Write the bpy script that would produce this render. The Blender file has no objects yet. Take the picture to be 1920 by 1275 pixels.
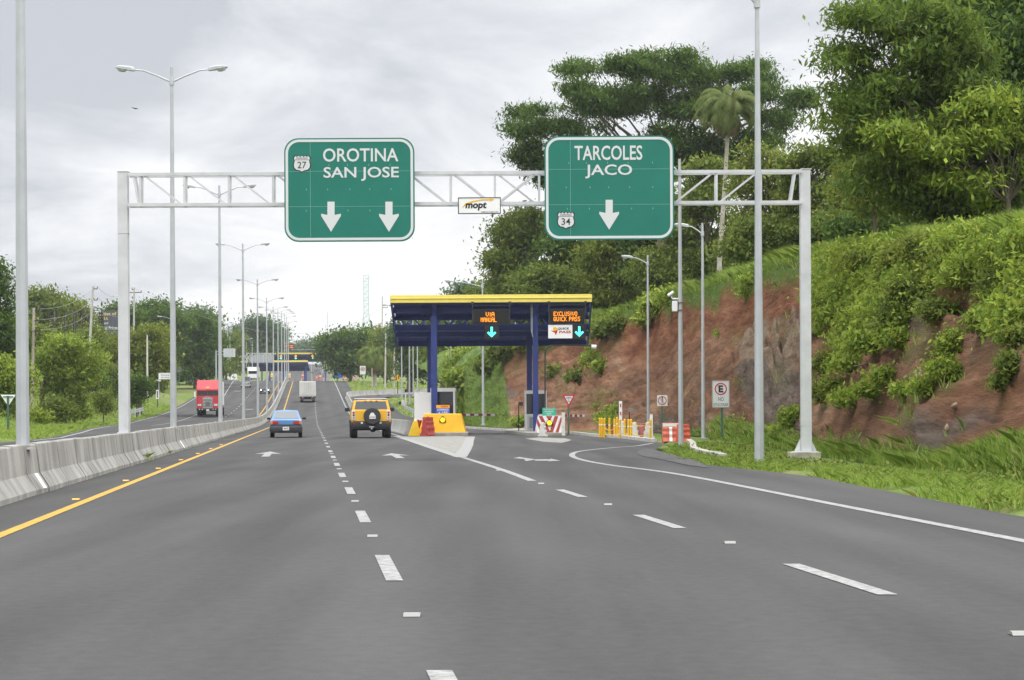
import bpy, bmesh, math, random
import numpy as np
from mathutils import Vector as V, noise as mnoise

# ------------------------------------------------------------------ camera, sky, sun, exposure
scn = bpy.context.scene
COL = scn.collection
F, CX, HY, RO, EYE = 4000.0, 960.0, 769.0, 0.00524, 1.35   # focal length (px of 1920), principal point, roll, eye height
cam = bpy.data.cameras.new('camera')
cam.lens, cam.sensor_width, cam.sensor_fit = 75.0, 36.0, 'HORIZONTAL'
cam.shift_y = (HY - 637.5) / 1920.0
cam.clip_start, cam.clip_end = 0.5, 9000.0
camo = bpy.data.objects.new('camera', cam); COL.objects.link(camo)
camo.location = (0, 0, EYE); camo.rotation_euler = (math.pi/2, RO, 0)
scn.camera = camo

SUN_EL, SUN_AZ = math.radians(58), math.radians(215)          # azimuth clockwise from +Y: behind and to the left
w = bpy.data.worlds.new('World'); scn.world = w; w.use_nodes = True
nt = w.node_tree; N, L = nt.nodes, nt.links
N.clear()
out = N.new('ShaderNodeOutputWorld'); bg = N.new('ShaderNodeBackground'); bg.inputs['Strength'].default_value = 0.1
L.new(bg.outputs[0], out.inputs[0])
sky = N.new('ShaderNodeTexSky'); sky.sky_type = 'NISHITA'; sky.sun_disc = False
sky.sun_elevation = SUN_EL; sky.sun_rotation = SUN_AZ
geo = N.new('ShaderNodeTexCoord')
sep = N.new('ShaderNodeSeparateXYZ'); L.new(geo.outputs['Generated'], sep.inputs[0])
def M(op, a, b=None, c=None):
    n = N.new('ShaderNodeMath'); n.operation = op
    for i, x in enumerate((a, b, c)):
        if x is None: continue
        if isinstance(x, (int, float)): n.inputs[i].default_value = x
        else: L.new(x, n.inputs[i])
    return n.outputs[0]
zc = M('MAXIMUM', sep.outputs[2], 0.0)
den = M('ADD', zc, 0.16)
cmb = N.new('ShaderNodeCombineXYZ')
L.new(M('DIVIDE', sep.outputs[0], den), cmb.inputs[0]); L.new(M('DIVIDE', sep.outputs[1], den), cmb.inputs[1])
cmb.inputs[2].default_value = SKYSEED = 3.7
mp = N.new('ShaderNodeMapping'); mp.inputs['Rotation'].default_value = (0, 0, -0.5); mp.inputs['Scale'].default_value = (1.0, 0.75, 1)
L.new(cmb.outputs[0], mp.inputs[0])
def ns(scale, detail, rough, dist=0.0, src=None):
    n = N.new('ShaderNodeTexNoise'); n.inputs['Scale'].default_value = scale; n.inputs['Detail'].default_value = detail
    n.inputs['Roughness'].default_value = rough; n.inputs['Distortion'].default_value = dist
    L.new(src or mp.outputs[0], n.inputs['Vector']); return n.outputs['Fac']
big = ns(.85, 2, .5, .2); fine = ns(2.3, 8, .58, .35)
cl = M('ADD', M('MULTIPLY', big, .50), M('MULTIPLY', fine, .62))
# brighter band low over the horizon, grey deck above it, darker on the left
band = M('MAXIMUM', M('MULTIPLY', M('SUBTRACT', 0.120, zc), 1.15), -.045)
side = M('MULTIPLY', M('ADD', sep.outputs[0], 0.02), 0.5)
cl = M('SUBTRACT', M('ADD', M('ADD', cl, band), side), .045)
rmp = N.new('ShaderNodeValToRGB'); L.new(cl, rmp.inputs[0])
e = rmp.color_ramp.elements
e[0].position, e[0].color = .375, (.58, .605, .65, 1)
e[1].position, e[1].color = .605, (1.0, 1.0, 1.0, 1)
x = rmp.color_ramp.elements.new(.50); x.color = (.81, .825, .855, 1)
# an overcast sky is brighter towards the zenith
zen = M('ADD', 10.0, M('MULTIPLY', M('SMOOTH_MIN', M('MAXIMUM', M('SUBTRACT', zc, .22), 0.0), .7, .1), 34.0))
mulc = N.new('ShaderNodeVectorMath'); mulc.operation = 'SCALE'
L.new(rmp.outputs[0], mulc.inputs[0]); L.new(zen, mulc.inputs['Scale'])
mix = N.new('ShaderNodeMix'); mix.data_type = 'RGBA'; mix.inputs[0].default_value = .94
L.new(sky.outputs[0], mix.inputs[6]); L.new(mulc.outputs[0], mix.inputs[7]); L.new(mix.outputs[2], bg.inputs['Color'])

sl = bpy.data.lights.new('sun', 'SUN'); sl.energy = 1.5; sl.angle = math.radians(12); sl.color = (1, .96, .9)
so = bpy.data.objects.new('sun', sl); COL.objects.link(so)
so.rotation_euler = (math.pi/2 - SUN_EL, 0, math.pi - SUN_AZ + 0.0)
so.rotation_euler = V((math.sin(SUN_AZ)*math.cos(SUN_EL), math.cos(SUN_AZ)*math.cos(SUN_EL), math.sin(SUN_EL))).to_track_quat('Z', 'Y').to_euler()
so.location = (-60, -60, 120)
scn.view_settings.view_transform = 'Standard'; scn.view_settings.look = 'None'
scn.view_settings.exposure, scn.view_settings.gamma = 0.12, 1.0
scn.cycles.use_denoising = True; scn.cycles.max_bounces = 6; scn.cycles.transparent_max_bounces = 8

# ------------------------------------------------------------------ helpers
R = random.Random(5)
def P(px, py, Y):
    dx, dy = px-CX, HY-py
    return V(((dx+dy*RO)*Y/F, Y, EYE+(dy-dx*RO)*Y/F))
def G(px, py, z=0.0):
    dyp = (HY-py)-(px-CX)*RO
    return P(px, py, F*(z-EYE)/dyp)
def X_at(px, Y, z): return ((px-CX) + (z-EYE)*F/Y*RO)*Y/F
def smooth(a, b, x):
    t = min(1, max(0, (x-a)/(b-a))); return t*t*(3-2*t)
def prof(Y):                                                   # height of the carriageway along its length
    if Y < 180: return 0.0
    if Y < 300: return 1.67e-4*(Y-180)**2
    if Y < 400: return 2.405 + .04*(Y-300)
    if Y < 460:
        d = Y-400; return 6.405 + .04*d - .035*d*d/120
    if Y < 640: return 7.755 + .005*(Y-460)
    if Y < 760:
        d = Y-640; return 8.655 + .005*d + .030*d*d/240
    if Y < 1300: return 11.055 + .035*(Y-760)
    return 29.955 + .01*(min(Y, 1700)-1300)
def XT(T, Y): return T-.0945*Y                                 # T: lateral distance from the carriageway's own axis
def zroad(T, Y): return prof(Y) + (.025*(min(-T, 17.5)-5) if T < -5 else 0)
RB = [(-60, 8.2), (26, 8.75), (43, 10), (52, 9.6), (60, 9.9), (66, 10.6), (75, 12.2), (84, 14), (105, 15.6), (123, 16.6),
      (150, 16.4), (174, 15.5), (210, 12.5), (250, 11), (322, 11.3), (346, 11.3), (350, 7), (9999, 7)]
def rb(Y):
    return float(np.interp(Y, [a for a, _ in RB], [b for _, b in RB]))
def left_edge(Y): return float(np.interp(Y, [100, 120, 140, 165, 200, 215], [-12.2, -13.4, -14.8, -16.0, -17.2, -17.6]))
def fbm(x, y, z=0, o=4): return mnoise.fractal(V((x, y, z)), 1.0, 2.0, o)
def terr(T, Y):
    z = prof(Y) + (.025*(min(-T, 17.5)-5) if T < -5 else 0)
    r = rb(Y)
    l_ = left_edge(Y); inside = min(smooth(l_-1.0, l_, T), 1-smooth(r+.0, r+.8, T))
    z -= .03 + .3*inside
    if T < -18.5:
        d0 = 19 + 7*smooth(315, 345, Y)*(1-smooth(430, 470, Y))
        d = max(0, -T-d0)
        z += .30*min(d, 15) + .10*max(0, min(d-15, 90)) + .25*fbm(T*.12, Y*.12)*smooth(0, 5, d) + .05*fbm(T, Y)
        z += .05*max(0, min(d-30, 260))*smooth(450, 900, Y)
    if T > r:
        z -= .02*min(T-r, 10) - .04*fbm(T*.9, Y*.9)
        if 345 > Y > 325 and T < 70: z = prof(Y)-.2
        z += .05*max(0, min(T-70, 200))*smooth(250, 400, Y) + .03*max(0, min(T-40, 200))*smooth(600, 900, Y)
    return z

C_MATS = {}
def mat(name, col, rough=.6, metal=0.0, var=0.0, vscale=3.0, bump=0.0, bscale=40.0, emit=0.0, spec=.4, coat=0.0, obj=False, stretch=None, dirt=None):
    if name in C_MATS: return C_MATS[name]
    m = bpy.data.materials.new(name); m.use_nodes = True
    n, l = m.node_tree.nodes, m.node_tree.links
    b = n['Principled BSDF']; b.inputs['Base Color'].default_value = (*col, 1); b.inputs['Roughness'].default_value = rough
    b.inputs['Metallic'].default_value = metal; b.inputs['Specular IOR Level'].default_value = spec; b.inputs['Coat Weight'].default_value = coat
    tc = n.new('ShaderNodeTexCoord'); src = tc.outputs['Object']
    if stretch:
        mpn = n.new('ShaderNodeMapping'); mpn.inputs['Scale'].default_value = stretch; l.new(src, mpn.inputs[0]); src = mpn.outputs[0]
    if var:
        t = n.new('ShaderNodeTexNoise'); t.inputs['Scale'].default_value = vscale; t.inputs['Detail'].default_value = 6; t.inputs['Roughness'].default_value = .6
        l.new(src, t.inputs['Vector'])
        r = n.new('ShaderNodeValToRGB'); l.new(t.outputs['Fac'], r.inputs[0])
        lo = dirt or tuple(c*(1-var) for c in col)
        r.color_ramp.elements[0].position, r.color_ramp.elements[0].color = .32, (*lo, 1)
        r.color_ramp.elements[1].position, r.color_ramp.elements[1].color = .66, (*[min(1, c*(1+var)) for c in col], 1)
        l.new(r.outputs[0], b.inputs['Base Color'])
    if bump:
        t2 = n.new('ShaderNodeTexNoise'); t2.inputs['Scale'].default_value = bscale; t2.inputs['Detail'].default_value = 4
        l.new(tc.outputs['Object'], t2.inputs['Vector'])
        bp = n.new('ShaderNodeBump'); bp.inputs['Strength'].default_value = bump; bp.inputs['Distance'].default_value = .05
        l.new(t2.outputs['Fac'], bp.inputs['Height']); l.new(bp.outputs[0], b.inputs['Normal'])
    if emit:
        b.inputs['Emission Color'].default_value = (*col, 1); b.inputs['Emission Strength'].default_value = emit
    C_MATS[name] = m; return m

def tag(o, label=None, cat=None, group=None, kind=None):
    if label: o['label'] = label
    if cat: o['category'] = cat
    if group: o['group'] = group
    if kind: o['kind'] = kind
    return o
def thing(name, label, cat, loc=(0, 0, 0), rz=0.0, group=None):
    o = bpy.data.objects.new(name, None); COL.objects.link(o); o.empty_display_size = .2
    o.location = loc; o.rotation_euler = (0, 0, rz); return tag(o, label, cat, group)
KIDS = {}
class MB:
    def __init__(s): s.v, s.f, s.mi = [], [], []
    def add(s, vs, fs, mi=0):
        b = len(s.v); s.v += [tuple(p) for p in vs]; s.f += [tuple(i+b for i in f) for f in fs]; s.mi += [mi]*len(fs); return s
    def box(s, x, y, z, sx, sy, sz, mi=0, tx=1.0, ty=1.0, rot=None):
        hx, hy, hz = sx/2, sy/2, sz/2
        vs = [V((a*hx*(tx if c > 0 else 1), b*hy*(ty if c > 0 else 1), c*hz)) for c in (-1, 1) for a, b in ((-1, -1), (1, -1), (1, 1), (-1, 1))]
        if rot is not None: vs = [rot @ p for p in vs]
        o = V((x, y, z))
        return s.add([p+o for p in vs], [(3, 2, 1, 0), (4, 5, 6, 7), (0, 1, 5, 4), (1, 2, 6, 5), (2, 3, 7, 6), (3, 0, 4, 7)], mi)
    def bar(s, a, b, w, h=None, mi=0):
        a, b = V(a), V(b); d = b-a; q = d.to_track_quat('Z', 'Y').to_matrix(); h = h or w
        return s.box(*((a+b)/2), w, h, d.length, mi, rot=q)
    def cyl(s, a, b, r0, r1=None, n=10, mi=0, caps=True):
        r1 = r0 if r1 is None else r1
        a, b = V(a), V(b); q = (b-a).to_track_quat('Z', 'Y'); vs = []
        for p, r in ((a, r0), (b, r1)):
            for k in range(n):
                t = 2*math.pi*k/n; vs.append(p + q @ V((r*math.cos(t), r*math.sin(t), 0)))
        fs = [(k, (k+1) % n, n+(k+1) % n, n+k) for k in range(n)]
        if caps: fs += [tuple(range(n-1, -1, -1)), tuple(range(n, 2*n))]
        return s.add(vs, fs, mi)
    def tube(s, pts, rs, n=8, mi=0):
        pts = [V(p) for p in pts]
        if not hasattr(rs, '__len__'): rs = [rs]*len(pts)
        vs, fs = [], []
        for i, p in enumerate(pts):
            d = (pts[min(i+1, len(pts)-1)]-pts[max(i-1, 0)]).normalized()
            ax = d.cross(V((0, 1, 0))); 
            if ax.length < .1: ax = d.cross(V((1, 0, 0)))
            ax.normalize(); ay = d.cross(ax)
            for k in range(n):
                t = 2*math.pi*k/n; vs.append(p + (ax*math.cos(t)+ay*math.sin(t))*rs[i])
        for i in range(len(pts)-1):
            for k in range(n):
                fs.append((i*n+k, i*n+(k+1) % n, (i+1)*n+(k+1) % n, (i+1)*n+k))
        fs += [tuple(range(n-1, -1, -1)), tuple(range((len(pts)-1)*n, len(pts)*n))]
        return s.add(vs, fs, mi)
    def prism(s, poly, y0, y1, mi=0):            # outline in (x, z), swept along y
        n = len(poly); vs = [(x, y0, z) for x, z in poly]+[(x, y1, z) for x, z in poly]
        return s.add(vs, [tuple(range(n)), tuple(range(2*n-1, n-1, -1))]+[(i, n+i, n+(i+1) % n, (i+1) % n) for i in range(n)], mi)
    def prism_x(s, poly, x0, x1, mi=0):          # outline in (y, z), swept along x
        n = len(poly); vs = [(x0, y, z) for y, z in poly]+[(x1, y, z) for y, z in poly]
        return s.add(vs, [tuple(range(n-1, -1, -1)), tuple(range(n, 2*n))]+[(i, (i+1) % n, n+(i+1) % n, n+i) for i in range(n)], mi)
    def prism_z(s, poly, z0, z1, mi=0):
        n = len(poly); vs = [(x, y, z0) for x, y in poly]+[(x, y, z1) for x, y in poly]
        return s.add(vs, [tuple(range(n-1, -1, -1)), tuple(range(n, 2*n))]+[(i, (i+1) % n, n+(i+1) % n, n+i) for i in range(n)], mi)
    def loft(s, rings, mi=0, caps=True):         # rings of equal point count
        n = len(rings[0]); vs = [p for r in rings for p in r]; fs = []
        for i in range(len(rings)-1):
            for k in range(n): fs.append((i*n+k, i*n+(k+1) % n, (i+1)*n+(k+1) % n, (i+1)*n+k))
        if caps: fs += [tuple(range(n-1, -1, -1)), tuple(range((len(rings)-1)*n, len(rings)*n))]
        return s.add(vs, fs, mi)
    def disc_y(s, x, y, z, r, depth, n=20, mi=0): return s.cyl((x, y+depth, z), (x, y, z), r, r, n, mi)
    def ball(s, x, y, z, rx, ry, rz, n=10, m=6, mi=0):
        vs = [(x, y, z-rz)]
        for j in range(1, m):
            a = math.pi*j/m - math.pi/2
            for k in range(n):
                t = 2*math.pi*k/n; vs.append((x+rx*math.cos(a)*math.cos(t), y+ry*math.cos(a)*math.sin(t), z+rz*math.sin(a)))
        vs.append((x, y, z+rz)); fs = [(0, 1+(k+1) % n, 1+k) for k in range(n)]
        for j in range(m-2):
            for k in range(n): fs.append((1+j*n+k, 1+j*n+(k+1) % n, 1+(j+1)*n+(k+1) % n, 1+(j+1)*n+k))
        t = len(vs)-1; fs += [(1+(m-2)*n+k, 1+(m-2)*n+(k+1) % n, t) for k in range(n)]
        return s.add(vs, fs, mi)
    def text(s, body, x0, z0, x1, z1, y, mi=0, thick=.01, bold=.012, fit=True, slant=0.0):
        cu = bpy.data.curves.new('t', 'FONT'); cu.body = body; cu.offset = bold; cu.resolution_u = 3
        ob = bpy.data.objects.new('t', cu); COL.objects.link(ob)
        me = bpy.data.meshes.new_from_object(ob.evaluated_get(bpy.context.evaluated_depsgraph_get()))
        vs = [v.co.copy() for v in me.vertices]; fs = [tuple(p.vertices) for p in me.polygons]
        bpy.data.objects.remove(ob); bpy.data.curves.remove(cu); bpy.data.meshes.remove(me)
        if not vs: return s
        ax, bx = min(v.x for v in vs), max(v.x for v in vs); ay, by = min(v.y for v in vs), max(v.y for v in vs)
        kz = (z1-z0)/(by-ay); kx = (x1-x0)/(bx-ax) if fit else kz
        if kx*(bx-ax) > (x1-x0): kx = (x1-x0)/(bx-ax)
        return s.add([(x0+(v.x-ax)*kx+slant*(v.y-ay)*kz, y-thick, z0+(v.y-ay)*kz) for v in vs], fs, mi)
    def build(s, name, mats, parent=None, smooth=None, bevel=0.0, kind=None):
        me = bpy.data.meshes.new(name); me.from_pydata(s.v, [], s.f)
        for m in (mats if isinstance(mats, (list, tuple)) else [mats]): me.materials.append(m)
        if any(s.mi): me.polygons.foreach_set('material_index', s.mi)
        if smooth:
            me.polygons.foreach_set('use_smooth', [True]*len(s.f)); me.set_sharp_from_angle(angle=math.radians(smooth))
        me.update()
        o = bpy.data.objects.new(name, me); COL.objects.link(o)
        if parent is not None: o.parent = parent; KIDS.setdefault(parent.name, []).append(o)
        if bevel:
            b = o.modifiers.new('bevel', 'BEVEL'); b.width = bevel; b.segments = 2; b.limit_method = 'ANGLE'
        if kind: o['kind'] = kind
        return o
def dup(o, loc, label=None, rz=None, parent=None, scale=None):
    c = o.copy(); COL.objects.link(c)
    if parent is not None: c.parent = parent; KIDS.setdefault(parent.name, []).append(c)
    if loc is not None: c.location = loc
    if label: c['label'] = label
    if rz is not None: c.rotation_euler = (0, 0, rz)
    if scale is not None: c.scale = scale
    for ch in list(KIDS.get(o.name, [])): dup(ch, None, parent=c)
    return c
def np_mesh(name, verts, faces, mats, parent=None, tint=None, kind=None, smooth=False):
    n, k = faces.shape; me = bpy.data.meshes.new(name)
    me.vertices.add(len(verts)); me.vertices.foreach_set('co', np.ascontiguousarray(verts, np.float32).ravel())
    me.loops.add(n*k); me.loops.foreach_set('vertex_index', np.ascontiguousarray(faces, np.int32).ravel())
    me.polygons.add(n); me.polygons.foreach_set('loop_start', np.arange(0, n*k, k, dtype=np.int32))
    if smooth: me.polygons.foreach_set('use_smooth', np.ones(n, bool))
    if tint is not None:
        a = me.attributes.new('tint', 'FLOAT', 'FACE'); a.data.foreach_set('value', np.ascontiguousarray(tint, np.float32))
    me.materials.append(mats); me.update(); me.validate()
    o = bpy.data.objects.new(name, me); COL.objects.link(o)
    if parent is not None: o.parent = parent; KIDS.setdefault(parent.name, []).append(o)
    if kind: o['kind'] = kind
    return o

# ------------------------------------------------------------------ materials shared by the place
def asphalt_mat():
    m = mat('asphalt', (.08, .08, .08), .9, spec=.08)
    n, l = m.node_tree.nodes, m.node_tree.links; b = n['Principled BSDF']
    tc = n.new('ShaderNodeTexCoord')
    def noise(sc, det, stretch):
        mp_ = n.new('ShaderNodeMapping'); mp_.inputs['Scale'].default_value = stretch; mp_.inputs['Rotation'].default_value = (0, 0, -.094)
        l.new(tc.outputs['Object'], mp_.inputs[0])
        t = n.new('ShaderNodeTexNoise'); t.inputs['Scale'].default_value = sc; t.inputs['Detail'].default_value = det
        l.new(mp_.outputs[0], t.inputs['Vector']); return t.outputs['Fac']
    def mth(op, a, b_):
        x_ = n.new('ShaderNodeMath'); x_.operation = op
        for i, q in enumerate((a, b_)):
            if isinstance(q, float): x_.inputs[i].default_value = q
            else: l.new(q, x_.inputs[i])
        return x_.outputs[0]
    lanes = noise(.9, 3, (1, .035, 1)); blot = noise(.35, 4, (1, .4, 1)); grain = noise(55., 2, (1, 1, 1)); grit = noise(9., 5, (1, .7, 1))
    f = mth('ADD', mth('ADD', mth('MULTIPLY', lanes, .50), mth('MULTIPLY', blot, .25)), mth('ADD', mth('MULTIPLY', grain, .20), mth('MULTIPLY', grit, .22)))
    sx = n.new('ShaderNodeSeparateXYZ'); l.new(tc.outputs['Object'], sx.inputs[0])
    T_ = mth('ADD', sx.outputs[0], mth('MULTIPLY', sx.outputs[1], .0945))
    trk = mth('MULTIPLY', mth('COSINE', mth('MULTIPLY', mth('ADD', T_, .45), 3.36), 0.0), mth('ADD', mth('MULTIPLY', blot, .09), -.015))
    f = mth('SUBTRACT', f, trk)
    r = n.new('ShaderNodeValToRGB'); l.new(f, r.inputs[0])
    r.color_ramp.elements[0].position, r.color_ramp.elements[0].color = .33, (.046, .0454, .0445, 1)
    r.color_ramp.elements[1].position, r.color_ramp.elements[1].color = .74, (.100, .0986, .0965, 1)
    l.new(r.outputs[0], b.inputs['Base Color'])
    bp = n.new('ShaderNodeBump'); bp.inputs['Strength'].default_value = .35; bp.inputs['Distance'].default_value = .01
    l.new(mth('ADD', grain, grit), bp.inputs['Height']); l.new(bp.outputs[0], b.inputs['Normal'])
    return m
ASPH = asphalt_mat()
def ground_mat():
    m = mat('turf', (.09, .15, .035), .9, spec=.15)
    n, l = m.node_tree.nodes, m.node_tree.links; b = n['Principled BSDF']; tc = n.new('ShaderNodeTexCoord')
    t = n.new('ShaderNodeTexNoise'); t.inputs['Scale'].default_value = .18; t.inputs['Detail'].default_value = 9; t.inputs['Roughness'].default_value = .68
    l.new(tc.outputs['Object'], t.inputs['Vector'])
    r = n.new('ShaderNodeValToRGB'); l.new(t.outputs['Fac'], r.inputs[0]); e = r.color_ramp.elements
    e[0].position, e[0].color = .30, (.085, .13, .026, 1); e[1].position, e[1].color = .66, (.22, .165, .10, 1); e.new(.56).color = (.19, .215, .07, 1)
    q = e.new(.48); q.color = (.135, .195, .040, 1)
    l.new(r.outputs[0], b.inputs['Base Color'])
    t2 = n.new('ShaderNodeTexNoise'); t2.inputs['Scale'].default_value = 7; t2.inputs['Detail'].default_value = 5; l.new(tc.outputs['Object'], t2.inputs['Vector'])
    bp = n.new('ShaderNodeBump'); bp.inputs['Strength'].default_value = .9; bp.inputs['Distance'].default_value = .15
    l.new(t2.outputs['Fac'], bp.inputs['Height']); l.new(bp.outputs[0], b.inputs['Normal'])
    return m
TURF = ground_mat()
def bank_mat():
    m = mat('cut_soil', (.2, .1, .06), .95, spec=.1)
    n, l = m.node_tree.nodes, m.node_tree.links; b = n['Principled BSDF']; tc = n.new('ShaderNodeTexCoord')
    def tex(sc, det, rough=.6, st=(1, .17, 1.15)):
        mp_ = n.new('ShaderNodeMapping'); mp_.inputs['Scale'].default_value = st; l.new(tc.outputs['Object'], mp_.inputs[0])
        t = n.new('ShaderNodeTexNoise'); t.inputs['Scale'].default_value = sc; t.inputs['Detail'].default_value = det; t.inputs['Roughness'].default_value = rough
        l.new(mp_.outputs[0], t.inputs['Vector']); return t.outputs['Fac']
    def ramp(fac, *st):
        r = n.new('ShaderNodeValToRGB'); l.new(fac, r.inputs[0]); e = r.color_ramp.elements
        e[0].position, e[0].color = st[0][0], (*st[0][1], 1); e[1].position, e[1].color = st[-1][0], (*st[-1][1], 1)
        for p, c in st[1:-1]: q = e.new(p); q.color = (*c, 1)
        return r.outputs[0]
    def mixc(f, a, c):
        x_ = n.new('ShaderNodeMix'); x_.data_type = 'RGBA'; l.new(f, x_.inputs[0]); l.new(a, x_.inputs[6]); l.new(c, x_.inputs[7]); return x_.outputs[2]
    soil = ramp(tex(.42, 12, .70), (.29, (.085, .040, .023)), (.42, (.24, .115, .065)), (.54, (.38, .20, .115)), (.68, (.55, .36, .23)))
    grey = ramp(tex(1.6, 10, .7), (.32, (.085, .062, .050)), (.5, (.185, .138, .112)), (.7, (.31, .24, .195)))
    at = n.new('ShaderNodeAttribute'); at.attribute_name = 'grey'
    red = n.new('ShaderNodeAttribute'); red.attribute_name = 'red'
    redc = ramp(tex(1.1, 9, .65), (.30, (.12, .044, .023)), (.48, (.29, .112, .058)), (.68, (.46, .23, .13)))
    def dot(v):
        q = n.new('ShaderNodeVectorMath'); q.operation = 'DOT_PRODUCT'; l.new(tc.outputs['Object'], q.inputs[0]); q.inputs[1].default_value = v; return q.outputs['Value']
    cb = n.new('ShaderNodeCombineXYZ'); l.new(dot((.12, .20, 1.6)), cb.inputs[0]); l.new(dot((.1, .05, -.40)), cb.inputs[1])
    gn = n.new('ShaderNodeTexNoise'); gn.inputs['Scale'].default_value = .85; gn.inputs['Detail'].default_value = 11; gn.inputs['Roughness'].default_value = .72; gn.inputs['Distortion'].default_value = .5; l.new(cb.outputs[0], gn.inputs['Vector'])
    soil = mixc(ramp(gn.outputs['Fac'], (.38, (0, 0, 0)), (.60, (.75, .75, .75))), soil, ramp(tex(1.1, 10, .7), (.3, (.07, .038, .026)), (.5, (.16, .09, .06)), (.68, (.30, .20, .145))))
    c = mixc(at.outputs['Fac'], mixc(red.outputs['Fac'], soil, redc), grey)
    pl = n.new('ShaderNodeAttribute'); pl.attribute_name = 'pale'
    c = mixc(pl.outputs['Fac'], c, ramp(tex(1.8, 9, .68), (.3, (.17, .105, .066)), (.5, (.32, .225, .155)), (.7, (.44, .34, .25))))
    gr = ramp(tex(.8, 8), (.3, (.075, .13, .026)), (.5, (.135, .215, .042)), (.68, (.20, .25, .075)))
    ag = n.new('ShaderNodeAttribute'); ag.attribute_name = 'grass'
    c = mixc(ag.outputs['Fac'], c, gr)
    l.new(c, b.inputs['Base Color'])
    bp = n.new('ShaderNodeBump'); bp.inputs['Strength'].default_value = 1.0; bp.inputs['Distance'].default_value = .55
    l.new(tex(1.5, 12, .74), bp.inputs['Height']); l.new(bp.outputs[0], b.inputs['Normal'])
    return m
BANK = bank_mat()
WHITE_PAINT = mat('road_paint_white', (.37, .37, .355), .75, var=.10, vscale=11, dirt=(.17, .17, .165), spec=.2)
YELLOW_PAINT = mat('road_paint_yellow', (.57, .34, .055), .75, var=.10, vscale=9, dirt=(.30, .19, .05), spec=.2)
DIRTY_PAINT = mat('gore_paint', (.255, .25, .225), .85, var=.35, vscale=3.5, spec=.2)
CONC = mat('barrier_concrete', (.36, .352, .325), .9, var=.24, vscale=1.6, bump=.3, bscale=25, spec=.2, stretch=(1, 1, .35), dirt=(.235, .228, .21))
CONC2 = mat('grey_concrete', (.36, .35, .32), .9, var=.3, vscale=2.5, bump=.3, bscale=18, spec=.2)
GALV = mat('galvanised_steel', (.50, .52, .54), .45, metal=.25, var=.10, vscale=1.5, spec=.4)
WSTEEL = mat('white_painted_steel', (.60, .61, .62), .5, var=.10, vscale=2, spec=.4)
WHITE = mat('white_enamel', (.86, .86, .85), .5, var=.05, vscale=3)
GREEN = mat('sign_green', (.010, .175, .130), .45, var=.06, vscale=1.2)
REFL = mat('sign_white', (.66, .68, .68), .5)
BLACK = mat('black_plastic', (.018, .018, .02), .5)
DARK = mat('dark_metal', (.05, .052, .056), .5)
GLASS = mat('dark_glass', (.02, .024, .028), .08, spec=.6)
RUBBER = mat('tyre_rubber', (.022, .022, .023), .85)
BLUE = mat('canopy_blue', (.030, .052, .21), .5, var=.12, vscale=1.5)
YELLOW = mat('canopy_yellow', (.82, .68, .15), .5, var=.06)
SAFETY = mat('safety_yellow', (.83, .48, .02), .5, var=.08, vscale=2)
RED = mat('sign_red', (.50, .025, .035), .5)
POSTG = mat('green_post', (.06, .13, .09), .6)
AMBER = mat('led_amber', (1.0, .30, .01), .5, emit=1.6)
CYAN = mat('led_cyan', (.09, .95, .82), .5, emit=1.2)
LAMPY = mat('flasher_yellow', (1.0, .62, .01), .5, emit=1.3)
ORANGE = mat('orange_plastic', (.60, .15, .095), .55, var=.15, vscale=3)
REDP = mat('faded_red_plastic', (.40, .06, .055), .6, var=.18, vscale=3)
WPL = mat('white_plastic', (.70, .69, .64), .6, var=.12, vscale=3)
WOOD = mat('weathered_wood', (.42, .37, .31), .9, var=.15, vscale=2)
BARK = mat('bark', (.15, .12, .095), .95, var=.3, vscale=2.5, bump=.5, bscale=8)
PBARK = mat('pale_bark', (.40, .36, .31), .95, var=.22, vscale=2.5)

# ------------------------------------------------------------------ the ground, the road and its markings
def grid(name, Ts, Ys, zf, m, kind='structure'):
    vs = []
    for Y in Ys:
        for T in (Ts(Y) if callable(Ts) else Ts): vs.append((XT(T, Y), Y, zf(T, Y)))
    nT = len(Ts(0) if callable(Ts) else Ts); fs = []
    for j in range(len(Ys)-1):
        for i in range(nT-1):
            a = j*nT+i; fs.append((a, a+1, a+nT+1, a+nT))
    mb = MB(); mb.add(vs, fs); return mb.build(name, m, smooth=180, kind=kind)
Ys = list(range(-60, 0, 20))+[y*2.5 for y in range(0, 200)]+list(range(500, 1000, 12))+list(range(1000, 1800, 40))+[1800, 2100, 2600, 3400, 4500, 6000]
Ts = [-2500, -1500, -900, -600, -420, -300, -220, -170]+[-140+6*i for i in range(17)]+[-42+1.5*i for i in range(12)]+[-24+.7*i for i in range(18)]+[-11.4, -8, -5, 0, 4]+[6+.8*i for i in range(20)]+[22.5+2*i for i in range(10)]+[46, 56, 68, 84, 110, 150, 210, 300, 420, 600, 900, 1500, 2500]
grid('ground', Ts, Ys, terr, TURF)
Yr = list(range(-60, 0, 20))+[y*2.5 for y in range(0, 200)]+list(range(500, 1320, 10))
def road_T(Y):
    r = rb(Y); return [left_edge(Y), left_edge(Y)*.8, -10, -7.5, -5, -2, 0, 3, 5.2] + [5.2+(r-5.2)*k/4 for k in range(1, 5)]
grid('road', road_T, Yr, zroad, ASPH)
mb = MB(); cs = []
for i in range(0, 25):                                          # the slip road's loop turning right beyond the toll lanes
    T = 10.5+i*2.2; cs.append(T)
for T in cs:
    for Y in (326.5+.0*T, 331, 336, 341, 344.5): mb.v.append((XT(T, Y), Y, prof(Y)+.012))
for i in range(len(cs)-1):
    for j in range(4): mb.f.append((i*5+j, (i+1)*5+j, (i+1)*5+j+1, i*5+j+1)); mb.mi.append(0)
mb.build('slip_road', ASPH, kind='structure')

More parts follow.
